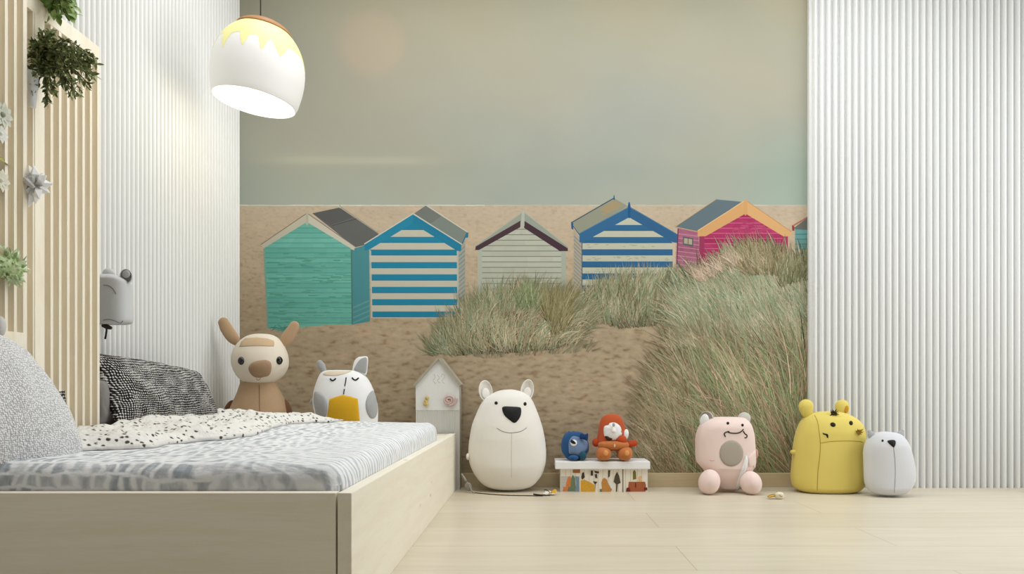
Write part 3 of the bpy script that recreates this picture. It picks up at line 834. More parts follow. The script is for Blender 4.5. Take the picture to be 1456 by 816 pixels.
# big nubby pillow at the left edge
g = NT('nubby_weave', 0.95, 0.1)
vo = g.N.new('ShaderNodeTexVoronoi'); vo.inputs['Scale'].default_value = 210; vo.inputs['Randomness'].default_value = 0.6
g.L.new(g.map(), vo.inputs['Vector'])
nub = g.ramp(vo.outputs['Distance'], [(0.30, (1, 1, 1)), (0.62, (0, 0, 0))])
g.color(g.mix(nub, srgb((198, 196, 195)), srgb((246, 245, 244))))
g.bump(vo.outputs['Distance'], 0.8, -0.004)
NUB = g.m
def place(M, vf): return xform(vf, M)
def facing(pos, yaw, tilt, roll=0): # cushion front (-Y local) turned to yaw (0 = camera, 90 = +X), leaned back by tilt
    return Matrix.Translation(pos) @ Matrix.Rotation(math.radians(yaw), 4, 'Z') @ Matrix.Rotation(math.radians(-tilt), 4, 'X') @ Matrix.Rotation(math.radians(roll), 4, 'Y')
PILP = Vector((-1.236, 1.607-D0, 0.474))
obj('pillow', cushion(0.44, 0.33, 0.12, facing(PILP, 78, 22, 4), 0.005, 2, pinch=-0.06, taper=0.5, rnd=0.45), NUB, None, True, loc=(PILP.x, PILP.y, PILP.z-.17), label='large white nubby pillow leaning up at the near left corner of the bed', cat='pillow')

def woven(name, dark=(34, 32, 34), light=(226, 222, 216), s=1.0):
    g = NT(name, 0.95, 0.1)
    v = g.vadd(g.map(), g.noise(g.map(), 14, 2)[1], 0.02)
    w1 = g.N.new('ShaderNodeTexWave'); w1.bands_direction = 'Y'; w1.inputs['Scale'].default_value = 46*s; w1.inputs['Distortion'].default_value = 3
    w2 = g.N.new('ShaderNodeTexWave'); w2.bands_direction = 'Z'; w2.inputs['Scale'].default_value = 38*s; w2.inputs['Distortion'].default_value = 3
    g.L.new(v, w1.inputs['Vector']); g.L.new(v, w2.inputs['Vector'])
    big, _ = g.noise(g.map((3, 3, 3)), 7, 3)
    a = g.math('MULTIPLY', w1.outputs['Fac'], w2.outputs['Fac'])
    b = g.math('MAXIMUM', w1.outputs['Fac'], g.math('MULTIPLY', w2.outputs['Fac'], 0.9))
    k = g.mix(g.ramp(big, [(0.32, (.2, .2, .2)), (0.68, (.75, .75, .75))]), a, b)
    fine, _ = g.noise(g.map((260, 260, 260)), 1, 1)
    k2 = g.math('ADD', k, g.math('MULTIPLY_ADD', fine, 0.9, -0.5), clamp=True)
    g.color(g.mix(g.ramp(k2, [(0.35, (0, 0, 0)), (0.75, (1, 1, 1))]), srgb(dark), srgb(light)))
    g.bump(k, 0.6, 0.006)
    return g.m
WOV = woven('black_white_weave')
obj('cushion', cushion(0.58, 0.27, 0.15, facing(Vector((-1.375, 2.60-D0, 0.472)), 84, 26, 6), 0.007, 5, pinch=0.02), WOV, None, True, loc=(-1.36, 2.6-D0, 0.37), label='black and white woven cushion lying against the white wall behind the slatted screen', cat='cushion')
obj('cushion', cushion(0.10, 0.16, 0.05, facing(Vector((-1.420, 2.332-D0, 0.452)), 86, 6), 0.003, 8), fabric('charcoal_grey_linen', (138, 134, 130), 0.1), None, True, loc=(-1.40, 2.3-D0, 0.37), label='plain grey cushion just showing between the screen and the woven cushion', cat='cushion')
obj('cushion', cushion(0.16, 0.14, 0.04, facing(Vector((-1.302, 1.875-D0, 0.425)), 84, 10), 0.004, 11), WOV, None, True, loc=(-1.25, 1.93-D0, 0.36), label='small dark woven cushion peeking out behind the large white nubby pillow', cat='cushion')

# ------------------------------------------------------------- toys
def sewn(parent, tree, polys, name, m, r=0.0012, n=5, fd=3.4):
    for pl in polys: obj(name, surfline(pl, tree, r, 0.0004, n, fd), m, parent)
SR = Vector((0, 0, 0))
# --- white polar bear
d = 3.432
rows = [(553.6, 724, 728), (554.6, 713, 734), (557, 705, 743), (561, 697.5, 750), (566, 690, 755), (574.6, 683.5, 759.5), (588.7, 677, 765.3), (602.8, 671.5, 770), (616.9, 668.6, 773.5), (631, 666.6, 775.7), (645, 665.9, 776.6), (659, 668, 775.7), (673, 674, 771.5), (684, 682, 764), (691, 691, 756), (695, 702, 745), (696.4, 715, 735)]
bv = body(rows, d, 0.60, 2.15, maxdepth=0.11); tr = bvh(bv)
t = thing('plush_polar_bear', (P(721, 600, d).x, P(0, 0, d).y, 0), 'big white egg-shaped plush polar bear with black nose standing beside the bed', 'plush toy')
bod = obj('body', bv, F_BEARW, t)
for (cx_, cy_, rx, ry, yaw, roll) in ((690.5, 556, 10.8, 15.5, 34, -8), (749.5, 555, 9.5, 16, 8, 10)):
    c = P(cx_, cy_, d-0.01); k = (d-0.01)/F
    e = obj('ear', cup(c, rx*k, ry*k, 0.022, Euler((math.radians(-4), math.radians(roll), math.radians(yaw)))), F_BEARW, t)
    obj('inner_ear', ellipsoid(c+Vector((0.001, -0.001, -0.012)), (rx*k*.55, 0.004, ry*k*.5), Euler((0, math.radians(roll), math.radians(yaw)))), F_BEARW, e)
obj('nose', decal([(713.8, 580.6), (717.5, 577.8), (727, 578), (737, 578.6), (740.8, 581), (740.5, 590), (737, 597), (731.5, 601.3), (725, 597.5), (717, 590)], tr, 0.001, 0.010), BLACK, t)
for e in (ell(705.5, 573, 2.3, 2.3), ell(746.5, 574.2, 2.2, 2.6)): obj('eye', decal(e, tr, 0.001, 0.003, 3), BLACK, t)
sewn(t, tr, [[(706.5, 608.5), (714, 613), (722, 615), (731, 615), (741, 613), (749, 608)]], 'smile', THREAD, 0.0011)
sewn(t, tr, [[(727.5, 615), (727.3, 640), (727.3, 665), (727.2, 679)]], 'seam', mat('pale_thread', (206, 200, 190), 0.9), 0.0010)
obj('arm', ellipsoid(P(665.6, 649, d-.03), (0.010, 0.02, 0.016)), F_BEARW, t)
# --- yellow hippo-bear
d = 3.40
rows = [(584.6, 1172, 1182), (585.9, 1160, 1196), (589.6, 1150, 1207), (597, 1141, 1219), (606.9, 1136, 1226), (619.2, 1132, 1228.6), (634, 1129.2, 1228.5), (649, 1128, 1228), (661.3, 1127, 1230.8), (671.2, 1126, 1233), (681, 1125.9, 1231.6), (691, 1128.6, 1226), (697, 1136, 1219), (700, 1146, 1209), (700.7, 1156, 1198)]
bv = body(rows, d, 0.62, 2.4, maxdepth=0.100); tr = bvh(bv)
t = thing('plush_hippo', (P(1179, 600, d).x, P(0, 0, d).y, 0), 'large yellow round-eared plush hippo standing where the mural meets the white ribbed wall', 'plush toy')
obj('body', bv, F_YEL, t)
k = d/F
e = obj('ear', limb([P(1149, 592, d), P(1147, 585, d), P(1146, 578, d)], [6*k, 9.0*k, 10.5*k], 0.7), F_YEL, t)
e = obj('ear', limb([P(1197, 590, d), P(1197.5, 584, d), P(1197.4, 578, d)], [7*k, 9.5*k, 10.0*k], 0.7), F_YEL, t)
obj('inner_ear', ellipsoid(P(1203.5, 582, d-0.022), (3.0*k, 0.006, 5.5*k), Euler((0, math.radians(12), 0))), mat('amber_cloth', (206, 150, 50), .9), e)
for e in (ell(1184.3, 603.7, 3.9, 3.1, .35), ell(1210, 601.4, 2.6, 3.2, -.3)): obj('eye', decal(e, tr, 0.001, 0.003, 3), BLACK, t)
obj('mouth', decal([(1169.5, 615.6), (1173, 616.2), (1177.2, 617.5), (1177.6, 622), (1176, 622.2), (1174.5, 618.8), (1171, 617.6)], tr, 0.001, 0.002, 3, center=(1175.4, 617.9)), BLACK, t)
def spikes(c, n, L, tree, m, fd):
    vs = []
    h, nr = cast(tree, c[0], c[1], fd)
    rr = random.Random(5)
    for i in range(n):
        a = 2*PI*i/n+rr.uniform(-.2, .2); q = (nr*rr.uniform(.5, 1.1)+Vector((math.cos(a), 0, math.sin(a)))).normalized()
        vs.append(tube([h-nr*0.002, h+q*L*.5, h+q*L*rr.uniform(.8, 1.2)], [0.004, 0.0035, 0.0006], 6))
    vs.append(ellipsoid(h, (0.009, 0.008, 0.007)))
    return join(*vs)
obj('tuft', spikes((1184.5, 589), 13, 0.026, tr, BLACK, d), mat('dark_tuft_yarn', (60, 46, 20), .8, .6, 120), t)
obj('tuft', spikes((1220.4, 614.5), 11, 0.022, tr, BLACK, d), mat('gold_tuft_yarn', (150, 116, 34), .7, .7, 120), t)
sewn(t, tr, [[(1158, 590), (1162, 598), (1164.5, 612), (1166.5, 630), (1165.5, 650), (1163, 670), (1162, 697)], [(1167, 630), (1182, 627.4), (1205, 626.8), (1222, 627.4), (1227, 629)]], 'seam', THREADY, 0.0011)
obj('arm', limb([P(1133, 643, d-.01), P(1126.5, 642.6, d-.01)], [0.013, 0.010]), F_YEL, t)
# --- small light grey bear
d = 3.26
rows = [(613.6, 1256, 1262), (614.8, 1248, 1272), (617, 1243, 1279), (621, 1237.5, 1284), (629, 1232, 1289.5), (641.5, 1229, 1294.4), (653.9, 1229, 1297.6), (666, 1229.3, 1299.8), (678.6, 1229.6, 1300.4), (688.5, 1231.2, 1297.6), (697, 1236, 1291), (701.5, 1243, 1284), (703.2, 1252, 1275)]
bv = body(rows, d, 0.70, 2.15, maxdepth=0.070); tr = bvh(bv)
t = thing('plush_grey_bear', (P(1266, 600, d).x, P(0, 0, d).y, 0), 'small light grey plush bear leaning against the right side of the yellow hippo', 'plush toy')
obj('body', bv, F_GREY, t)
for (cx_, cy_, yaw, roll) in ((1238.6, 617.5, 30, -24), (1281, 616.5, -30, 24)):
    obj('ear', limb([P(cx_+(3 if cx_ < 1260 else -3), cy_+6, d), P(cx_, cy_, d), P(cx_-(2 if cx_ < 1260 else -2), cy_-3.5, d)], [0.018, 0.017, 0.009], 0.5), F_GREY2, t)
obj('nose', decal([(1261.6, 627.4), (1266, 625.6), (1272, 625.9), (1273.6, 629), (1272.6, 633.6), (1270.5, 636), (1266, 632.6)], tr, 0.001, 0.007, 4), BLACK, t)
obj('eye', decal(ell(1254.9, 626.5, 1.6, 1.6), tr, 0.001, 0.003, 3), BLACK, t)
sewn(t, tr, [[(1270.6, 636), (1272.5, 655), (1273, 675), (1271.6, 700)]], 'seam', THREAD, 0.0008)
# --- pink bear
d = 3.405; k = d/F
rows = [(592.6, 1026, 1040), (593.4, 1016, 1055), (596.5, 1006.5, 1061), (603.2, 997, 1066.3), (614.3, 991.8, 1070), (624.2, 990, 1071.5), (636.5, 989.8, 1072.3), (649, 990, 1073), (657, 991.5, 1073), (663, 996.5, 1071), (668, 1001, 1068.5), (676, 1006.5, 1066), (686, 1015, 1060), (693, 1022, 1055), (696.5, 1032, 1046)]
bv = body(rows, d, 0.72, 2.9, maxdepth=0.09); tr = bvh(bv)
t = thing('plush_pink_bear', (P(1033, 600, d).x, P(0, 0, d).y, 0), 'pale pink plush bear sitting on the floor, with a taupe oval belly patch', 'plush toy')
obj('body', bv, F_PINK, t)
for sx_, c_, rx, ry in ((-1, (1008.5, 685.2), 15.0, 18.2), (1, (1067.5, 686.6), 15.0, 17.2)):
    obj('leg', ellipsoid(P(c_[0], c_[1], d-0.085), (rx*k*.97, 0.062, ry*k*.97), Euler((0, math.radians(-14*sx_), 0))), F_PINK, t)
e = obj('ear', cup(P(1004.5, 596, d), 10.5*k, 11.5*k, 0.026, Euler((0, math.radians(12), math.radians(-38)))), F_TAUPE and fabric('ear_grey_cloth', (204, 200, 192), .05), t)
obj('inner_ear', ellipsoid(P(1001.5, 598, d-0.012), (6.6*k, 0.010, 9.6*k), Euler((0, math.radians(12), math.radians(-38)))), F_WHITE, e)
obj('ear', ellipsoid(P(1058.2, 595, d), (9.2*k, 0.018, 9*k)), MATS['ear_grey_cloth'], t)
for e in (ell(1034.9, 601.7, 2.0, 2.0), ell(1055.7, 604.4, 1.8, 2.0)): obj('eye', decal(e, tr, 0.001, 0.003, 3), BLACK, t)
sewn(t, tr, [[(1031.5, 621), (1029.8, 616.5), (1033.5, 614), (1037, 613.4)], [(1034.5, 614), (1040, 615.6), (1048, 615.8), (1053.5, 613.8), (1057, 610.2)], [(1057, 613), (1059, 616.5), (1062, 618.6), (1061.5, 621.8), (1058.6, 622.4)]], 'smile', BLACK, 0.0027)
bp = obj('belly_patch', decal(ell(1039.9, 644.5, 16.9, 18.6, 0, 20), tr, 0.0015, 0.004), F_TAUPE, t, label='taupe oval patch')
sewn(t, tr, [[(1039.8, 628), (1039.8, 645), (1039.6, 662)]], 'seam', THREAD, 0.0022)
sewn(t, tr, [[(1009, 654), (1013, 655), (1016, 654.4)]], 'seam', F_PINKD, 0.0012)
obj('arm', ellipsoid(P(1074.8, 645, d-.01), (3.2*k, 0.016, 7*k)), F_PINKD, t, label='dusty pink paw')
obj('ribbon', decal([(1060, 648), (1062.5, 652), (1062, 660), (1057, 676), (1051, 693.5), (1046.8, 693), (1051, 676), (1056, 662)], tr, 0.006, 0.002, 4, center=(1056, 669)), F_WHITE, t, label='white ribbon')
obj('label_tag', decal([(1063, 650), (1073.5, 640), (1074, 654), (1073, 667), (1070, 662), (1065, 664)], tr, 0.004, 0.002, 4, False), F_PINK, t)
# --- kangaroo
d = 3.25; k = d/F; LZ = 0.27
t = thing('plush_kangaroo', (P(368, 600, d).x, P(0, 0, d).y, LZ), 'tan long-eared plush kangaroo with cream face at the back corner of the bed', 'plush toy')
rows = [(543, 343, 392), (548, 341.5, 393.6), (557.6, 338.5, 398.5), (569.4, 333.5, 404), (581, 328.4, 407.5), (592.5, 323.5, 409), (604, 321, 411), (615, 323, 409), (620, 330, 402), (622, 345, 388)]
bv2 = body(rows, d, 0.72, 2.2, maxdepth=0.12); tr2 = bvh(bv2)
obj('body', bv2, F_TAN, t)
rows = [(474.6, 368, 376), (475.4, 360, 384), (478, 352, 391), (483, 344.5, 397.5), (490, 338, 402.5), (497, 334, 405.5), (504.7, 331.4, 408), (514.5, 330.9, 409), (524, 333, 407.4), (534, 338, 401.5), (541, 345, 393), (545, 353, 384), (546.4, 362, 376)]
bv = body(rows, d-0.01, 0.80, 2.15); tr = bvh(bv)
hd = obj('head', bv, F_KCREAM, t, label='cream head')
obj('forehead_patch', decal([(340.5, 493), (343, 486), (349, 481), (365, 479.6), (380, 481.4), (389, 484.5), (390, 488), (389.4, 492.6), (365, 492), (350, 492.4)], tr, 0.0012, 0.001, 6, False, center=(366, 487)), F_TANL, hd)
obj('nose', decal([(353.4, 523.5), (356, 518), (361, 514.5), (370, 512.4), (379, 512), (384.5, 515), (386, 521), (385, 529), (381.5, 534), (376, 535.6), (369, 537), (361, 535.4), (355.5, 530)], tr, 0.001, 0.016), fabric('nose_brown_cloth', (164, 134, 106), .08), hd)
for (ex, ey) in ((343, 513), (397.2, 512.6)):
    obj('eye', decal(ell(ex, ey, 4.3, 5.8), tr, 0.001, 0.009, 5), mat('glossy_black_bead', (16, 15, 16), 0.15, spec=0.6), hd)
sewn(hd, tr, [[(364, 537.5), (367, 540.5), (370.5, 537.8)]], 'mouth', THREAD, 0.0012)
obj('ear', limb([P(340, 489, d), P(331, 480, d), P(322.5, 468, d), P(318, 459, d)], [4.6*k, 8.5*k, 8.8*k, 7.8*k], 0.45), F_TAN, hd)
obj('ear', limb([P(399, 490, d), P(408, 481, d), P(415.5, 469, d), P(418.5, 463.5, d)], [4.4*k, 8.8*k, 8.0*k, 7.0*k], 0.45), F_TAN, hd)
sewn(t, tr2, [[(368.5, 547), (368.8, 560), (369, 575), (369.5, 593), (370, 612)]], 'seam', mat('brown_thread', (130, 98, 66), .9), 0.0013)
obj('arm', ellipsoid(P(326, 585, d+.02), (0.024, 0.03, 0.055), Euler((0, math.radians(18), 0))), F_BROWN, t, label='dark brown arm')
obj('arm', ellipsoid(P(407, 583, d+.02), (0.024, 0.03, 0.055), Euler((0, math.radians(-18), 0))), F_BROWN, t, label='dark brown arm')
# --- owl
d = 3.25
t = thing('plush_owl', (P(491, 600, d).x, P(0, 0, d).y, LZ), 'white plush owl with closed eyes and mustard belly on the bed beside the kangaroo', 'plush toy')
rows = [(526, 476, 486), (526.5, 466, 500), (528, 460.5, 508), (531, 456.5, 514.5), (537, 453.3, 521.5), (546, 450, 526.8), (556, 447.3, 531), (568, 446, 534.4), (578, 446.5, 536.4), (590, 449, 536.8), (603, 450, 536), (614, 454, 532), (620, 462, 524), (622, 474, 512)]
bv = body(rows, d, 0.66, 2.3, maxdepth=0.10); tr = bvh(bv)
obj('body', bv, F_WHITE, t)
obj('wing', decal([(447.8, 557.5), (454, 558), (461.5, 563.6), (464.8, 573), (464.6, 586), (461.8, 592.8), (451.5, 594), (448.5, 582), (446.2, 570)], tr, 0.002, 0.007, 7, fd=d), F_OWLG, t, label='grey felt wing')
obj('wing', decal([(530, 555.6), (524, 560.5), (520, 572), (521, 584), (526.5, 594), (532.5, 594), (536.2, 585), (535.6, 573), (533.4, 563)], tr, 0.002, 0.007, 7, fd=d), F_OWLG, t, label='grey felt wing')
obj('wing_tip', ellipsoid(P(446.0, 570, d-.01), (0.014, 0.02, 0.022), Euler((0, math.radians(40), 0))), F_OWLG, t)
obj('belly_patch', decal([(468.5, 567.3), (478, 564), (487.4, 561.6), (498, 563.6), (508.6, 567), (510.2, 582), (511.5, 600), (464.5, 600), (466.8, 582)], tr, 0.0015, 0.003, 8, False, fd=d), F_MUST, t, label='mustard belly patch')
obj('forehead_band', decal([(459.5, 533), (464.5, 528.6), (476, 527.4), (490, 527.6), (500, 527.6), (493, 530.6), (480, 534), (470, 534.2)], tr, 0.0012, 0.001, 4, center=(475, 531)), F_BEIGE, t)
sewn(t, tr, [[(469.6, 538.4), (471.4, 540.6), (473.6, 541), (476, 539.6), (477.2, 537.8)], [(500.6, 537), (502.8, 539.6), (505.4, 540.4), (508, 539), (509.6, 537.4)]], 'closed_eye', BLACK, 0.0036)
sewn(t, tr, [[(492.2, 536.6), (491.4, 543), (490.2, 549)], [(489.6, 553), (489, 557), (488.6, 560.6)]], 'nose_stitch', BLACK, 0.0024)
obj('ear', limb([P(461, 528, d), P(457.5, 521, d), P(454.6, 516.5, d)], [0.012, 0.0175, 0.0155], 0.5), F_OWLG, t)
def leafear(pts, d, th=0.012, bulge=0.01):
    Pn = cr(pts, 5, True); cx_ = sum(p[0] for p in Pn)/len(Pn); cy_ = sum(p[1] for p in Pn)/len(Pn); V = []; m = len(Pn); rings = 5
    for sg in (-1, 1):
        V.append(P(cx_, cy_, d)+Vector((0, sg*bulge, 0)))
        for r in range(1, rings+1):
            t_ = r/rings
            for p in Pn: V.append(P(cx_+(p[0]-cx_)*t_, cy_+(p[1]-cy_)*t_, d)+Vector((0, sg*bulge*math.sqrt(max(0, 1-t_*t_)), 0)))
    f = []; off = 1+rings*m
    for s_ in range(2):
        o_ = s_*off
        ff = [(o_, o_+1+i, o_+1+(i+1) % m) for i in range(m)]
        for r in range(rings-1):
            for i in range(m):
                a = o_+1+r*m+i; b = o_+1+r*m+(i+1) % m; ff.append((a, a+m, b+m, b))
        f += ff if s_ == 0 else [tuple(reversed(q)) for q in ff]
    return V, f
e = obj('ear', leafear([(501.5, 530), (501.6, 522), (504, 513), (508, 508.6), (513, 507), (522.6, 507.4), (522.8, 520), (520.6, 533), (512, 532)], d-0.005, bulge=0.010), F_WHITE, t)
obj('inner_ear', leafear([(503.4, 526), (506, 519), (511, 512), (516, 509), (521.4, 509), (521.6, 520), (519.4, 530.6), (511, 528.4)], d-0.014, bulge=0.005), F_OWLG, e)
# --- grey bear toy hanging on the left wall
d = 2.385; k = d/F
t = thing('hanging_bear_toy', (-1.437, d-D0, 0.70), 'grey bear-head cloth toy hanging on the white wall beside the slatted screen', 'plush toy')
rows = [(390, 147, 160), (391.5, 139, 168), (395, 134, 176), (401, 131.5, 183.5), (412, 130, 184.8), (430, 130, 185), (446, 130.5, 185.3), (455, 132, 185), (459, 135, 182.5), (461, 141, 176)]
bv = body(rows, d, 0.8, 3.2, maxdepth=0.045); tr = bvh(bv)
obj('body', bv, F_TOYG, t)
obj('ear', ellipsoid(P(154.5, 391, d-.005), (8.6*k, 0.016, 10*k)), F_TOYG, t)
e = obj('ear', cup(P(179.5, 393, d-.012), 8.3*k, 10.4*k, 0.02, Euler((0, 0, math.radians(8)))), F_TOYG, t)
obj('inner_ear', ellipsoid(P(179.6, 389.5, d-.014), (5.6*k, 0.006, 5.6*k)), F_GREY2, e)
sewn(t, tr, [[(147, 405), (155, 406.5), (161, 411), (165, 418)], [(147, 455), (155, 454), (163, 456), (171, 459), (174.5, 456)]], 'seam', THREAD, 0.0012, fd=d)
h_ = obj('hook', limb([P(147, 463, d), P(152, 464.5, d), P(157, 466, d)], [0.006, 0.008, 0.006], 1), mat('dark_bronze', (70, 60, 50), .35, .3, 80, metallic=.6), t)
obj('strap', tube([P(151, 462, d), P(151.5, 470, d), P(150.5, 477, d), P(149.5, 482, d)], 0.0030, 8), BLACK, t)

# ------------------------------------------------------------- house-shaped cabinet behind the bed
d = 3.462; k = d/F
t = thing('house_cabinet', (P(622, 600, d).x, P(0, 0, d+.045).y, 0), 'slim white house-shaped cabinet with fluted base standing against the mural behind the bed', 'cabinet')
yf = P(0, 0, d).y; yb = -0.0145
pts = [P(591, 700, d), P(591, 548, d), P(624, 511, d), P(653, 548, d), P(653.6, 700, d)]
poly = [(p.x, max(p.z, 0.0)) for p in pts]; poly[0] = (poly[0][0], 0); poly[-1] = (poly[-1][0], 0)
FAB = fabric('house_linen', (226, 225, 222), 0.04)
hz = P(0, 583, d).z
pu = [(P(591, 583, d).x, hz), poly[1], poly[2], poly[3], (poly[-1][0], hz)]
obj('body', prism(poly, 'Y', yf+0.004, yb), mat('house_side_wood', (190, 184, 170), .7), t, False)
obj('door', prism(pu, 'Y', yf, yf+0.0038), FAB, t, False, label='plain linen front')
def flute():
    pr = ribs(poly[0][0], poly[-1][0], 0.0062, 0.0035, ns=5); n = len(pr); V = []
    for z in (0.0, hz):
        for (x, o) in pr: V.append((x, yf+0.0035-o, z))
    return V, [(i+1, i, i+n, i+1+n) for i in range(n-1)]
obj('fluted_panel', flute(), mat('flute_white', (222, 220, 214), .7), t, False)
ROOFW = mat('roof_board_grey', (168, 160, 142), .7, .1, 30)
def roofb(a, b, w):
    pa, pb = P(*a, d), P(*b, d); dv = (pb-pa).normalized(); nv = Vector((-dv.z, 0, dv.x)); 
    if nv.z < 0: nv = -nv
    q = [pa, pb, pb+nv*w, pa+nv*w]
    return prism([(v.x, v.z) for v in q], 'Y', yf-0.012, yb)
obj('roof_board', roofb((590.2, 549), (624, 511), 0.011), ROOFW, t, False)
obj('roof_board', roofb((624, 511), (653.6, 549), 0.013), ROOFW, t, False)
hk = bvh(prism(pu, 'Y', yf, yf+0.0038))
obj('knob', join(*[ellipsoid(P(607+random.uniform(-3, 3), 570+random.uniform(-5, 5), d-.006), (.008, .008, .008), su=10, sv=6) for _ in range(12)]), mat('gold_beads', (206, 180, 110), .4, .4, 200, metallic=.4), t, label='knob of gold beads')
sp = []
for i in range(46):
    a = i*0.33; r = 1.2+i*0.17
    if r < 8.6: sp.append(P(638+r*math.cos(a), 569+r*math.sin(a)*.9, d-.008))
SNAIL = mat('pink_clay', (206, 180, 174), .7, .1, 40)
obj('knob', join(tube(sp, 0.0055, 10), limb([P(642, 575.5, d-.008), P(647, 573, d-.008), P(649, 567, d-.008)], [.006, .006, .0055], 1)), SNAIL, t, label='pink snail-shaped knob')
emb = [cr([(617, 531), (619, 536), (616, 541), (620, 545)], 4), cr([(622, 533), (625, 537), (622, 541), (626, 544)], 4), cr([(627, 535), (630, 531), (632, 536), (629, 541), (632, 545)], 4)]
obj('emblem', join(*[tube([P(x, y, d-.0005) for x, y in e_], 0.0012, 6) for e_ in emb]), mat('emblem_thread', (208, 205, 200), .9), t)

# ------------------------------------------------------------- lidded box with printed front
dF = 3.385; yF = dF-D0
xa, xb = P(797, 0, dF).x, P(921, 0, dF).x; zt = P(0, 666.8, dF).z
t = thing('lidded_box', ((xa+xb)/2, yF+.075, 0), 'low white-lidded box with small autumn pictures printed on its front', 'box')
BOXW = mat('box_white_board', (236, 228, 212), .7, .04, 30)
bb = box(xa, xb, yF, yF+0.135, 0, zt); tr = bvh(bb)
obj('box_body', bb, BOXW, t, False)
lx0, lx1 = P(789.5, 0, dF-.014).x, P(924.6, 0, dF-.014).x
LIDZ0, LIDZ1 = zt, P(0, 656.2, dF-.014).z
obj('lid', join(box(lx0, lx1, yF-.014, yF+0.152, LIDZ0+0.0005, LIDZ1, 0.003)), mat('lid_white', (242, 241, 240), .45), t, False)
def flat(polys, name, col, lvl=1, label=None):
    if name == 'picture' and len(polys) > 1:
        for q in polys: flat([q], name, col, lvl, label)
        return
    vs = []
    for pl in polys:
        pp = [P(p[0], p[1], dF) for p in pl]
        y1 = yF-0.0004*lvl
        vs.append(prism([(v.x, max(v.z, 0.0006)) for v in pp], 'Y', y1, yF+0.0002))
    return obj(name, join(*vs), mat('print_%d_%d_%d' % col, col, .7, .3, 160), t, False, label=label)
def ql(x0, y0, x1, y1): return [(x0, y0), (x1, y0), (x1, y1), (x0, y1)]
def zb(pts): return [(785+a/6.28, 575+b/6.28) for a, b in pts]
pr_ = obj
flat([zb(ql(x, 580, x+3, 780)) for x in (120, 165, 205, 285, 330, 372, 410, 452, 500, 545, 590, 655, 700, 760, 800)], 'plank_print', (206, 186, 150), 1)
flat([zb(ql(80, 640, 245, 780))], 'picture', (196, 190, 180), 1.5, 'small picture of people in a park')
flat([zb([(125, 700), (140, 650), (160, 640), (172, 670), (165, 775), (95, 775), (100, 735), (122, 735)])], 'picture', (214, 128, 70), 2)
flat([zb([(170, 660), (185, 625), (205, 660), (212, 775), (135, 775), (150, 730), (165, 735)]), zb(ql(425, 755, 445, 780))], 'picture', (110, 126, 96), 3)
flat([zb([(205, 640), (240, 650), (245, 775), (205, 775), (215, 700)])], 'picture', (122, 144, 160), 4)
flat([zb(ql(185, 580, 250, 612))], 'picture', (172, 108, 70), 2)
flat([zb([(255, 680), (290, 672), (350, 700), (378, 720), (385, 778), (255, 778)])], 'picture', (216, 162, 54), 2)
flat([zb([(268, 610), (285, 605), (292, 650), (268, 672), (260, 650)]), zb(ql(345, 590, 365, 635)), zb([(375, 590), (420, 600), (415, 615), (385, 612)]), zb([(380, 625), (400, 618), (405, 660), (385, 655)]), zb([(365, 685), (405, 690), (388, 712), (386, 760), (382, 712)])], 'picture', (72, 60, 48), 3, 'little bare trees')
flat([zb([(440, 700), (450, 665), (470, 655), (490, 672), (500, 705), (535, 760), (525, 778), (435, 778), (445, 745)])], 'picture', (196, 138, 68), 2, 'little brown bear')
flat([zb([(500, 690), (530, 680), (555, 720), (545, 770), (520, 740)])], 'picture', (238, 232, 218), 3)
flat([zb([(560, 640), (580, 600), (600, 640), (612, 700), (585, 712), (580, 778), (570, 778), (572, 712), (550, 690)]), zb([(500, 590), (520, 585), (515, 640), (500, 655)])], 'picture', (84, 72, 58), 4)
flat([zb([(685, 690), (830, 690), (838, 720), (835, 778), (690, 778), (680, 735)])], 'picture', (170, 96, 58), 2, 'little red-brown house')
flat([zb([(722, 600), (735, 585), (748, 600), (752, 665), (722, 672)])], 'picture', (124, 112, 44), 3)
flat([zb([(770, 650), (785, 632), (802, 650), (800, 690), (772, 690)])], 'picture', (226, 186, 136), 3)
flat([zb([(665, 745), (690, 738), (700, 778), (660, 778)]), zb(ql(740, 700, 750, 740)), zb(ql(820, 740, 850, 765))], 'picture', (120, 44, 34), 4)
flat([zb(ql(630, 576, 635, 782))], 'gap', (50, 42, 34), 5)
# --- blue round toy on the lid
d = 3.44; k = d/F
LT = LIDZ1
t = thing('plush_whale', (P(818, 600, d).x, d-D0, LT), 'small round navy blue plush whale on the box lid, left of the orange fox', 'plush toy')
yb_ = CY+(H-LT)*F/d
rows = [(613.4, 812, 820), (614.4, 807, 826), (617, 803, 830), (622, 800, 833.6), (629, 798, 836.6), (636, 797.8, 837.4), (642, 799, 836.6), (648, 802.5, 832), (652, 806, 828), (yb_, 811, 823)]
bv = body(rows, d, 0.72, 2.1, sub=5); tr = bvh(bv)
BL = fabric('navy_blue_cloth', (44, 86, 132), .08)
obj('body', bv, BL, t)
obj('face_patch', decal([(809, 628), (812, 622), (816.5, 620), (824, 622), (832, 625.5), (835.5, 630), (834.6, 638), (829, 644), (823, 648), (816, 646.5), (809.6, 644.5), (808.6, 636)], tr, 0.001, 0.003, 6), fabric('slate_blue_cloth', (116, 138, 172), .05), t, label='slate blue face')
e = obj('eye', decal(ell(815.8, 629.6, 4.6, 4.5), tr, 0.0045, 0.002, 4), F_WHITE, t, label='white eye disc')
obj('pupil', decal([(811.6, 628.6), (812.8, 625.4), (816.6, 627.6), (818.6, 630.6), (815, 631)], tr, 0.0075, 0.0015, 3), BLACK, e)
obj('fin', leafear([(824.5, 618), (828, 616), (832, 617.5), (835.6, 616), (836.4, 620), (835, 626), (829, 624.6), (824.4, 624)], d-0.052, bulge=.008), fabric('dark_blue_cloth', (30, 62, 112), .08), t)
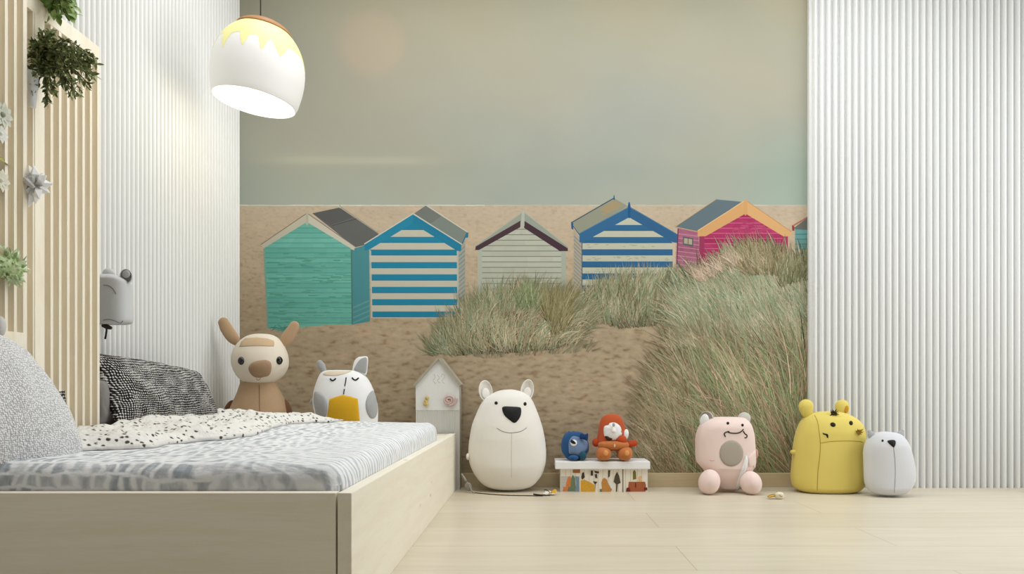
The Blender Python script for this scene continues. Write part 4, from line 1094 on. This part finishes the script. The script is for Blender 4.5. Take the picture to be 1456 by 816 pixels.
obj('fin', leafear([(807.6, 616.5), (808.4, 613), (812, 614.4), (815, 612.6), (819, 614.6), (816, 617), (811, 618)], d-.005, bulge=.007), BL, t)
obj('foot', ellipsoid(P(815.5, 650.6, d-.048), (.024, .018, .013)), BL, t)
obj('foot', ellipsoid(P(829, 647.6, d-.042), (.017, .018, .022)), fabric('teal_blue_cloth', (40, 84, 104), .08), t)
# --- orange fox
t = thing('plush_fox', (P(872, 600, d).x, d-D0, LT), 'orange plush fox with white face and brown legs sitting on the box lid', 'plush toy')
OR = fabric('orange_cloth', (188, 88, 50), .06); ORL = fabric('light_orange_cloth', (192, 118, 66), .06); ORD = fabric('deep_orange_cloth', (188, 76, 38), .06)
rows = [(588.3, 868.4, 871.6), (588.8, 864.5, 875.5), (590.2, 860.6, 879.6), (592.8, 857, 882.6), (597, 853.9, 885.2), (604, 852, 888), (612, 850.6, 889.4), (621, 849, 890), (629, 848, 891), (635, 850, 889), (640, 856, 884)]
bv = body(rows, d, 0.66, 2.3, maxdepth=.055); tr = bvh(bv)
obj('body', bv, OR, t)
obj('face', decal([(858.6, 608), (861.6, 605), (865, 604.4), (867, 601.6), (873, 600.6), (878.5, 603), (882, 606.5), (883.6, 611.6), (884, 618), (880.6, 621.4), (876, 625.6), (869.5, 625.4), (863.5, 622.6), (859, 619)], tr, 0.001, 0.012, 6), F_WHITE, t, label='white face')
obj('nose', ellipsoid(P(872.6, 603.6, d-.072), (.007, .006, .009)), F_GREY2, t)
obj('snout', limb([P(872.6, 607, d-.064), P(872.8, 613, d-.074)], [.009, .0115], 1), F_CREAM, t)
obj('whisker_patch', decal([(860.6, 620.5), (864, 619.6), (867, 622), (871, 623.5), (868, 626), (862.6, 625)], tr, 0.006, 0.004, 3), mat('dark_yarn', (66, 48, 40), .9, .4, 200), t)
obj('eye', decal(ell(881.8, 614, 1.3, 1.8), tr, .005, .002, 3), mat('dark_grey_felt', (90, 88, 86), .8), t)
obj('hand', ellipsoid(P(889.4, 618, d-.02), (4.4*k, .014, 8*k), Euler((0, math.radians(12), 0))), F_WHITE, t)
obj('chest', ellipsoid(P(884, 625.5, d-.045), (7.4*k, .022, 6.4*k)), ORD, t)
obj('waist', ellipsoid(P(872, 632.6, d-.025), (22*k, .052, 6.5*k), n=2.8), ORL, t)
obj('button', ellipsoid(P(874, 633.6, d-.078), (.004, .003, .008)), F_BEIGE, t)
for sx_, cx_ in ((-1, 858), (1, 888)):
    l = obj('leg', ellipsoid(P(cx_, 644.4, d-.035), (12*k*.9, .060, (yb_-644.4)*k*.985 if False else .0345), n=2.3), ORL, t)
    obj('sole', ellipsoid(P(cx_+3.5, 644, d-.094), (.011, .004, .013)), fabric('sole_cloth_%d' % sx_, (226, 160, 98), .05), l)
obj('arm', ellipsoid(P(847.2, 629, d-.01), (5.2*k, .02, 6.4*k)), ORD, t)
obj('arm', limb([P(889, 632, d-.01), P(896, 631.6, d-.01), P(902, 630, d-.01)], [4*k, 5*k, 4.6*k], 1), ORD, t)

# ------------------------------------------------------------- small things on the floor
def onfloor(px, py, z=0.0):
    dd = (H-z)*F/(py-CY); return P(px, py, dd)
# lanyard: strap, clip, paper tag
t = thing('lanyard', onfloor(715, 704), 'thin pale strap with metal clip lying on the floor before the polar bear', 'lanyard')
up = [onfloor(x, y) for x, y in cr([(672, 700.5), (690, 702.5), (715, 704.3), (740, 705), (772, 705.4)], 6)]
def ribbon(pts, w, th, z=0.0):
    V = []
    for p in pts:
        V += [(p.x, p.y, z+0.0005), (p.x, p.y+w, z+0.0005), (p.x, p.y+w, z+0.0005+th), (p.x, p.y, z+0.0005+th)]
    return V, grid_faces(4, len(pts), True)+[(3, 2, 1, 0), tuple(range(len(V)-4, len(V)))]
obj('strap', ribbon(up, 0.016, 0.004), mat('strap_beige', (214, 200, 170), .8), t, False)
obj('edge_cord', tube([Vector((p.x, p.y-0.003, 0.0028)) for p in up], 0.0024, 6), mat('cord_dark', (96, 84, 70), .8, .5, 150), t)
cl = obj('clip', join(limb([P(656.5, 674, 3.40), P(662, 683, 3.38)], [.0050, .0075], .6), tube([P(662, 682, 3.38), P(667, 690, 3.36), P(671, 698, 3.34), P(675, 701, 3.33)], .0035, 6)), PEWTER, t)
obj('clip_plate', ellipsoid(P(666, 692, 3.362), (.017, .006, .022), Euler((0, math.radians(-24), 0))), PEWTER, cl)
obj('pin', tube([onfloor(758, 706)+Vector((0, 0, .012)), onfloor(764, 706)+Vector((0, 0, .008)), onfloor(782, 706)+Vector((0, 0, .005))], [.003, .004, .002], 6), BLACK, t)
t = thing('paper_tag', onfloor(785, 704), 'crumpled white and yellow paper tag on the floor touching the lidded box', 'tag')
c = onfloor(783, 704)
def crumple(c, w, h, seed, zz=.02):
    n = 9; V = []
    for j in range(n):
        for i in range(n):
            x = (i/(n-1)-.5)*w; y = (j/(n-1)-.5)*h
            z = .006+zz*(.3*(j/(n-1)))+abs(noise.noise(Vector((x*60, y*60, seed))))*zz*.6
            V.append((c.x+x+y*.4, c.y+y, z))
    V += [(a, b, max(0.0006, z-.002)) for a, b, z in V]; m = n*n
    loop = [i for i in range(n)]+[j*n+n-1 for j in range(1, n)]+[(n-1)*n+i for i in range(n-2, -1, -1)]+[j*n for j in range(n-2, 0, -1)]
    return V, grid_faces(n, n)+[tuple(reversed([i+m for i in q])) for q in grid_faces(n, n)]+[(a, a+m, b+m, b) for a, b in zip(loop, loop[1:]+loop[:1])]
obj('paper', crumple(c+Vector((-.005, .0, 0)), .055, .045, 3), mat('tag_white', (236, 230, 214), .8), t, False)
obj('yellow_print', crumple(c+Vector((.012, .004, .006)), .024, .020, 6, .03), mat('tag_yellow', (224, 176, 60), .8, .2, 100), t, False)
obj('string', tube([c+Vector((-.03, .01, .024)), c+Vector((-.018, -.006, .026)), c+Vector((-.004, -.022, .016))], .0018, 6), mat('tag_string', (50, 42, 36), .8), t)
# little gold trinket
c = onfloor(1107, 709.5)
t = thing('gold_trinket', c, 'tiny gold and white trinket on the floor between the pink bear and yellow hippo', 'trinket')
obj('leaf', xform(ellipsoid((0, 0, 0), (.021, .012, .006)), Matrix.Translation(c+Vector((-.030, .004, .014))) @ Euler((0, math.radians(-14), 0)).to_matrix().to_4x4()), GOLD, t)
obj('stem', tube([c+Vector((-.02, 0, .010)), c+Vector((-.008, 0, .034)), c+Vector((.002, .004, .026)), c+Vector((.018, .004, .030))], .0022, 6), GOLD, t)
bd = obj('bead', ellipsoid(c+Vector((0.003, -.002, .0165)), (.020, .014, .016), n=2.6), mat('cream_bead', (236, 226, 200), .4), t)
obj('groove', tube([c+Vector((-.002, -.0165, .022)), c+Vector((.006, -.017, .014)), c+Vector((.012, -.0155, .016))], .0016, 6), PEWTER, bd)

# ------------------------------------------------------------- pendant lamp
dl = 2.9; k = dl/F
lc_ = P(367.5, 104, dl)
roll = math.radians(8)
ML = Matrix.Translation(lc_) @ Matrix.Rotation(roll, 4, 'Y')
t = thing('pendant_lamp', (lc_.x, lc_.y, lc_.z), 'white pendant lamp with yellow dipped top and wooden cap hanging over the bed', 'pendant lamp')
g = NT('lamp_shade_white', 0.5, .3); g.color(srgb((226, 224, 220))); g.b.inputs['Emission Color'].default_value = (1, .97, .92, 1); g.b.inputs['Emission Strength'].default_value = 0.18; SHW = g.m
g = NT('lamp_shade_yellow', 0.5, .3); g.color(srgb((236, 229, 158))); g.b.inputs['Emission Color'].default_value = srgb((252, 244, 172)); g.b.inputs['Emission Strength'].default_value = 0.16; SHY = g.m
g = NT('lamp_diffuser', 0.5, .3); g.color((1, 1, 1, 1)); g.b.inputs['Emission Color'].default_value = (1, .985, .95, 1); g.b.inputs['Emission Strength'].default_value = 1.6; SHD = g.m
prof_out = [(0.086, .182), (0.105, .170), (.128, .148), (.150, .118), (.168, .080), (.179, .040), (.1825, .0), (.1815, -.035), (.176, -.075), (.170, -.105), (.164, -.122)]
PO = cr(prof_out, 5)
def lathe(pr, M, segs=72, close=False):
    V = []
    for r, z in pr:
        for i in range(segs):
            a = 2*PI*i/segs; V.append(M @ Vector((r*math.cos(a), r*math.sin(a), z)))
    return V, grid_faces(segs, len(pr), True)
po2 = PO+[(.160, -.1235), (.1575, -.120)]+[(max(r-.006, .01), z) for r, z in reversed(PO)][1:]
sh = obj('lamp_shade', lathe(po2, ML), SHW, t)
def drips():
    segs = 180; V = []; nz = 22
    def low(a):
        base = .085
        for c0, w, dp in ((-2.02, .15, .075), (-1.55, .12, .062), (-1.15, .13, .058), (-2.7, .2, .05), (-.75, .22, .06), (.3, .3, .05), (1.3, .25, .06), (2.3, .2, .05)):
            dx = (a-c0+PI) % (2*PI)-PI; base -= dp*max(0, 1-abs(dx)/w)
        return base+.006*noise.noise(Vector((a*9, 0, 0)))
    for j in range(nz+1):
        for i in range(segs):
            a = -PI+2*PI*i/segs; z = .1815+(low(a)-.1815)*j/nz
            # radius on outer profile
            for (r0, z0), (r1, z1) in zip(PO, PO[1:]):
                if z1 <= z <= z0 and z0 != z1: r = r0+(r1-r0)*(z0-z)/(z0-z1); break
            V.append(ML @ Vector(((r+.0012)*math.cos(a), (r+.0012)*math.sin(a), z)))
    return V, grid_faces(segs, nz+1, True)
obj('yellow_dip', drips(), SHY, t, label='yellow glaze dripping from the top')
obj('diffuser', lathe([(.0005, -.110), (.08, -.112), (.156, -.114), (.158, -.118), (.1575, -.1205), (.08, -.120), (.0005, -.119)], ML), SHD, t)
cp = [(.0005, .214), (.03, .2125), (.06, .206), (.085, .196), (.104, .182), (.110, .172), (.104, .170), (.08, .176), (.0005, .178)]
obj('cap', lathe(cr(cp, 3), ML), wood('walnut_cap', (176, 128, 84), (150, 102, 62), (90, 60, 30), 'X'), t)
top = ML @ Vector((0, 0, .213))
cx0 = P(370.5, 30, dl)
obj('cord', tube([Vector((cx0.x, cx0.y, top.z-.006)), Vector((cx0.x, cx0.y, ZC-.03))], .0026, 8), mat('cord_grey', (70, 66, 58), .7), t)
obj('ceiling_rose', lathe([(.0005, .030), (.055, .030), (.055, .008), (.045, 0), (.0005, 0)], Matrix.Translation((cx0.x, cx0.y, ZC-.030))), mat('rose_white', (235, 233, 228), .5), t)

# ------------------------------------------------------------- plants and ornaments on the screens
def leaves(specs):
    """specs: (pos, dir, length, width, curl) -> many leaf blades"""
    V, f = [], []
    for pos, dr, L, w, up_ in specs:
        dr = dr.normalized(); s = dr.cross(up_); 
        if s.length < 1e-3: s = Vector((1, 0, 0))
        s.normalize(); nrm = s.cross(dr)
        n = len(V)
        prof_ = [(0, .08), (.3, .85), (.55, 1), (.8, .62), (1, .02)]
        for t_, ww in prof_:
            c = pos+dr*L*t_+nrm*(L*.22*t_*t_)*-1
            V.append(c-s*w*ww/2+nrm*w*.12*ww); V.append(c); V.append(c+s*w*ww/2+nrm*w*.12*ww)
        for j in range(4):
            for i in range(2):
                a = n+j*3+i; f.append((a, a+1, a+4, a+3))
    return V, f
def leafmat(name, a, b):
    g = NT(name, .5, .4); n = g.noise(g.map(), 60, 3)[0]
    g.color(g.ramp(n, [(.35, a), (.65, b)])); return g.m
rd = random.Random(3)
# hanging fern: pot sits on the low screen, branches hang to the right and down
d = 1.93
def rv(s=1): return Vector((rd.uniform(-s, s), rd.uniform(-s, s), rd.uniform(-s, s)))
pot_c = P(47, 128, 1.90)
t = thing('hanging_plant', P(47, 158, 1.90), 'dense dark green trailing plant in a white pot hung on the low slatted screen', 'potted plant')
obj('pot', lathe([(.0005, -.050), (.008, -.050), (.011, -.02), (.014, .03), (.015, .045), (.013, .045), (.011, .03), (.0005, .02)], Matrix.Translation(P(46, 126, 1.90))), mat('pot_white', (235, 236, 240), .5), t)
specs = []; stems = []
root = P(46, 90, 1.92)
ends = []
for i in range(70):
    # spread of end points over the foliage outline
    u = rd.random(); v = rd.random()
    ex = 46+u*92; 
    top_y = 38+(ex-46)*0.42; bot_y = 150-(ex-46)*0.14 if ex < 115 else 140-(ex-115)*1.6
    ey = top_y+(bot_y-top_y)*v
    ends.append((ex, ey, rd.uniform(1.86, 2.0)))
for ex, ey, ed in ends:
    e = P(ex, ey, ed); e.x = max(e.x, -1.372)
    a = root+Vector((rd.uniform(-.01, .02), rd.uniform(-.02, .02), rd.uniform(-.03, .05)))
    mid = (a+e)/2+Vector((0.01, 0, .025))
    pth = cr([tuple(a), tuple(mid), tuple(e)], 9)
    pth = [Vector(p) for p in pth]
    stems.append(tube(pth, .0011, 5))
    for j in range(2, len(pth)):
        tdir = (pth[j]-pth[j-1]).normalized()
        for s_ in (-1, 1):
            dr = (tdir*rd.uniform(.5, 1.0)+rv(.75)+Vector((0, -.15, -.1)))
            specs.append((pth[j], dr, rd.uniform(.011, .022), rd.uniform(.005, .008), rv(1)))
obj('foliage', leaves(specs), leafmat('dark_leaf', (72, 88, 46), (150, 160, 104)), t)
obj('stems', join(*stems), mat('stem_brown', (84, 72, 44), .8), t)
# bright plant at the top edge
t = thing('leafy_plant', P(80, 14, 2.02), 'small bright green leafy plant on top of the low slatted screen', 'potted plant')
obj('pot', lathe([(.0005, 0), (.016, 0), (.020, .030), (.021, .036), (.018, .036), (.0005, .03)], Matrix.Translation((-1.412, P(0, 0, 2.05).y, 1.598))), mat('pot_dark', (52, 56, 44), .6), t)
specs = []; rt = Vector((-1.412, P(0, 0, 2.05).y, 1.632)); stems = []
for i in range(34):
    e = P(rd.uniform(60, 106), rd.uniform(-26, 22), rd.uniform(1.97, 2.06)); e.x = max(e.x, -1.44); 
    pth = [Vector(p) for p in cr([tuple(rt), tuple((rt+e)/2+Vector((0, 0, .02))), tuple(e)], 5)]
    stems.append(tube(pth, .0012, 5))
    for j in range(3, len(pth)):
        specs.append((pth[j], (pth[j]-pth[j-1]).normalized()+rv(.8), rd.uniform(.022, .036), rd.uniform(.013, .02), Vector((.6, -.5, .6))+rv(.4)))
obj('foliage', leaves(specs), leafmat('bright_leaf', (92, 128, 52), (164, 184, 110)), t)
obj('stems', join(*stems), MATS['stem_brown'], t)
# green succulent on the near screen
t = thing('air_plant', P(15, 378, 1.72), 'round pale green air plant fixed to the tall screen at the left edge', 'plant')
specs = []
c = P(11, 379, 1.76); c.x = -1.318
for i in range(240):
    a = Vector((rd.gauss(0, 1), rd.gauss(0, 1), rd.gauss(0, 1))).normalized(); a.x = abs(a.x)*.5
    q = c+Vector((a.x*.02, a.y*.055, a.z*.036))*rd.uniform(.3, 1)
    specs.append((q, a+rv(.4), rd.uniform(.016, .026), rd.uniform(.005, .009), rv(1)))
obj('foliage', leaves(specs), leafmat('pale_leaf', (160, 184, 124), (228, 236, 206)), t)
obj('moss_core', ellipsoid(c+Vector((-.006, 0, 0)), (.026, .05, .030)), leafmat('moss', (150, 172, 112), (190, 204, 156)), t)
# folded paper star
t = thing('paper_star', P(49, 263, 1.80), 'white folded paper star ornament fixed across the edge of the tall slatted screen', 'ornament')
PAPER = mat('folded_paper', (246, 246, 246), .7)
c = Vector((-1.322, 1.862-D0, P(0, 263, 1.862).z)); vs = []
for i in range(13):
    a = 2*PI*i/13+rd.uniform(-.15, .15); r = rd.uniform(.040, .062)*(1.0 if abs(math.sin(a)) > .5 else .8)
    u = Vector((math.cos(a)*.9, -.15+rd.uniform(-.35, .25), math.sin(a))); w_ = Vector((-math.sin(a), 0, math.cos(a)))
    tip = c+u*r; b0 = c+u*r*.55+w_*.014; b1 = c+u*r*.55-w_*.014; rdg = c+u*r*.5+Vector((0.004, -.014, 0))
    base = c+Vector((0, rd.uniform(-.006, .004), 0))
    vs.append(([base, b0, tip, b1, rdg, base+Vector((0, .008, 0)), tip+Vector((0, .004, 0))], [(0, 4, 1), (1, 4, 2), (2, 4, 3), (3, 4, 0), (0, 1, 5), (1, 2, 6), (1, 6, 5), (3, 0, 5), (2, 3, 6), (3, 5, 6)]))
obj('folded_points', join(*vs), PAPER, t, False)
hubs = [ellipsoid(c+Vector((0, -.016, .010)), (.012, .008, .012), su=8, sv=5), tube([c+Vector((-.018, -.016, .012)), c+Vector((-.004, -.026, .004)), c+Vector((.010, -.018, -.012))], [.006, .008, .005], 6)]
obj('centre_fold', join(*hubs), mat('folded_paper_grey', (196, 194, 192), .7), t, False)
# bits at the left edge
def bloom(name, c, r, m, label, cat, n=9, cm=None):
    t = thing(name, c, label, cat); sp_ = []
    for i in range(n):
        a = 2*PI*i/n; sp_.append((c, Vector((.35, math.cos(a), math.sin(a))), r, r*.55, Vector((1, 0, 0))))
    obj('petals', leaves(sp_), m, t); obj('heart', ellipsoid(c+Vector((.003, 0, 0)), (r*.2,)*3, su=10, sv=6), cm or m, t)
PET = mat('petal_white', (228, 228, 220), .7)
def onscreen(px, py): 
    dd = 1.329*F/(CX-px); return P(px, py, dd)
bloom('paper_flower', onscreen(2, 163), .034, mat('petal_sage', (204, 206, 190), .7, .1, 60), 'sage white flower on the tall screen at the left edge, upper of the two', 'flower', cm=mat('sage', (150, 156, 132), .7))
bloom('paper_flower', onscreen(0, 190), .024, PET, 'small white flower on the tall screen just above the yellow-green leaf', 'flower')
t = thing('green_leaf', onscreen(4, 226), 'single yellow-green leaf sticking out on the tall screen at the left edge', 'leaf')
obj('blade', leaves([(onscreen(-12, 221), onscreen(14, 229)-onscreen(-12, 221), .078, .020, Vector((.7, -.5, .5)))]), leafmat('olive_leaf', (136, 136, 44), (176, 172, 84)), t)
bloom('paper_flower', onscreen(2, 256)+Vector((-.004, 0, 0)), .030, mat('petal_cream', (222, 218, 200), .7), 'cream flower on the tall screen just below the yellow-green leaf', 'flower')
t = thing('pebble_knob', onscreen(1, 464), 'pale grey oval knob on the tall screen above the nubby pillow', 'knob')
obj('stone', ellipsoid(onscreen(0, 464), (.012, .014, .026)), mat('stone_grey', (206, 202, 198), .6), t)

# ------------------------------------------------------------- lights, world, camera
def area(name, loc, rot, sx_, sy_, power, col=(1, 1, 1)):
    l = bpy.data.lights.new(name, 'AREA'); l.shape = 'RECTANGLE'; l.size = sx_; l.size_y = sy_; l.energy = power; l.color = col
    o = bpy.data.objects.new(name, l); COL.objects.link(o); o.location = loc; o.rotation_euler = rot; return o
# daylight entering through the window in the right wall
area('window_daylight', (XR-0.02, (WY0+WY1)/2, (WZ0+WZ1)/2), (0, math.radians(90), 0), WZ1-WZ0, WY1-WY0, 35, (0.93, 0.965, 1.0))
# unseen ceiling panel and area lamp, added to light floor, bed and back wall
t = thing('added_fill_panel', (0.3, -1.15, ZC-.02), 'unseen flat white panel added at the ceiling for soft fill light', 'added fill light')
obj('panel', box(-1.25, 1.85, -1.9, -.4, ZC-.02, ZC-.002), mat('panel_white', (240, 240, 238), .5), t, False)
area('added_fill_light', (0.3, -1.15, ZC-0.03), (0, 0, 0), 3.0, 1.4, 48, (0.93, 0.965, 1.0))
pl = bpy.data.lights.new('lamp_bulb', 'POINT'); pl.energy = 2.2; pl.color = (1, .93, .72); pl.shadow_soft_size = .05
po = bpy.data.objects.new('lamp_bulb', pl); COL.objects.link(po); po.location = ML @ Vector((0, 0, -.16))
w = bpy.data.worlds.new('world'); SC.world = w; w.use_nodes = True
w.node_tree.nodes['Background'].inputs['Color'].default_value = (.92, .96, 1, 1)
w.node_tree.nodes['Background'].inputs['Strength'].default_value = 0.12
cam = bpy.data.cameras.new('camera'); co = bpy.data.objects.new('camera', cam); COL.objects.link(co)
co.location = CAM; co.rotation_euler = (math.radians(90), 0, 0)
cam.sensor_width = 36; cam.lens = F/1456*36; cam.shift_x = -(CX-728)/1456; cam.shift_y = (CY-408)/1456; cam.clip_start = 0.02
SC.camera = co
SC.view_settings.view_transform = 'Standard'; SC.view_settings.look = 'None'; SC.view_settings.gamma = 1; SC.view_settings.use_curve_mapping = False
SC.view_settings.exposure = 0.0
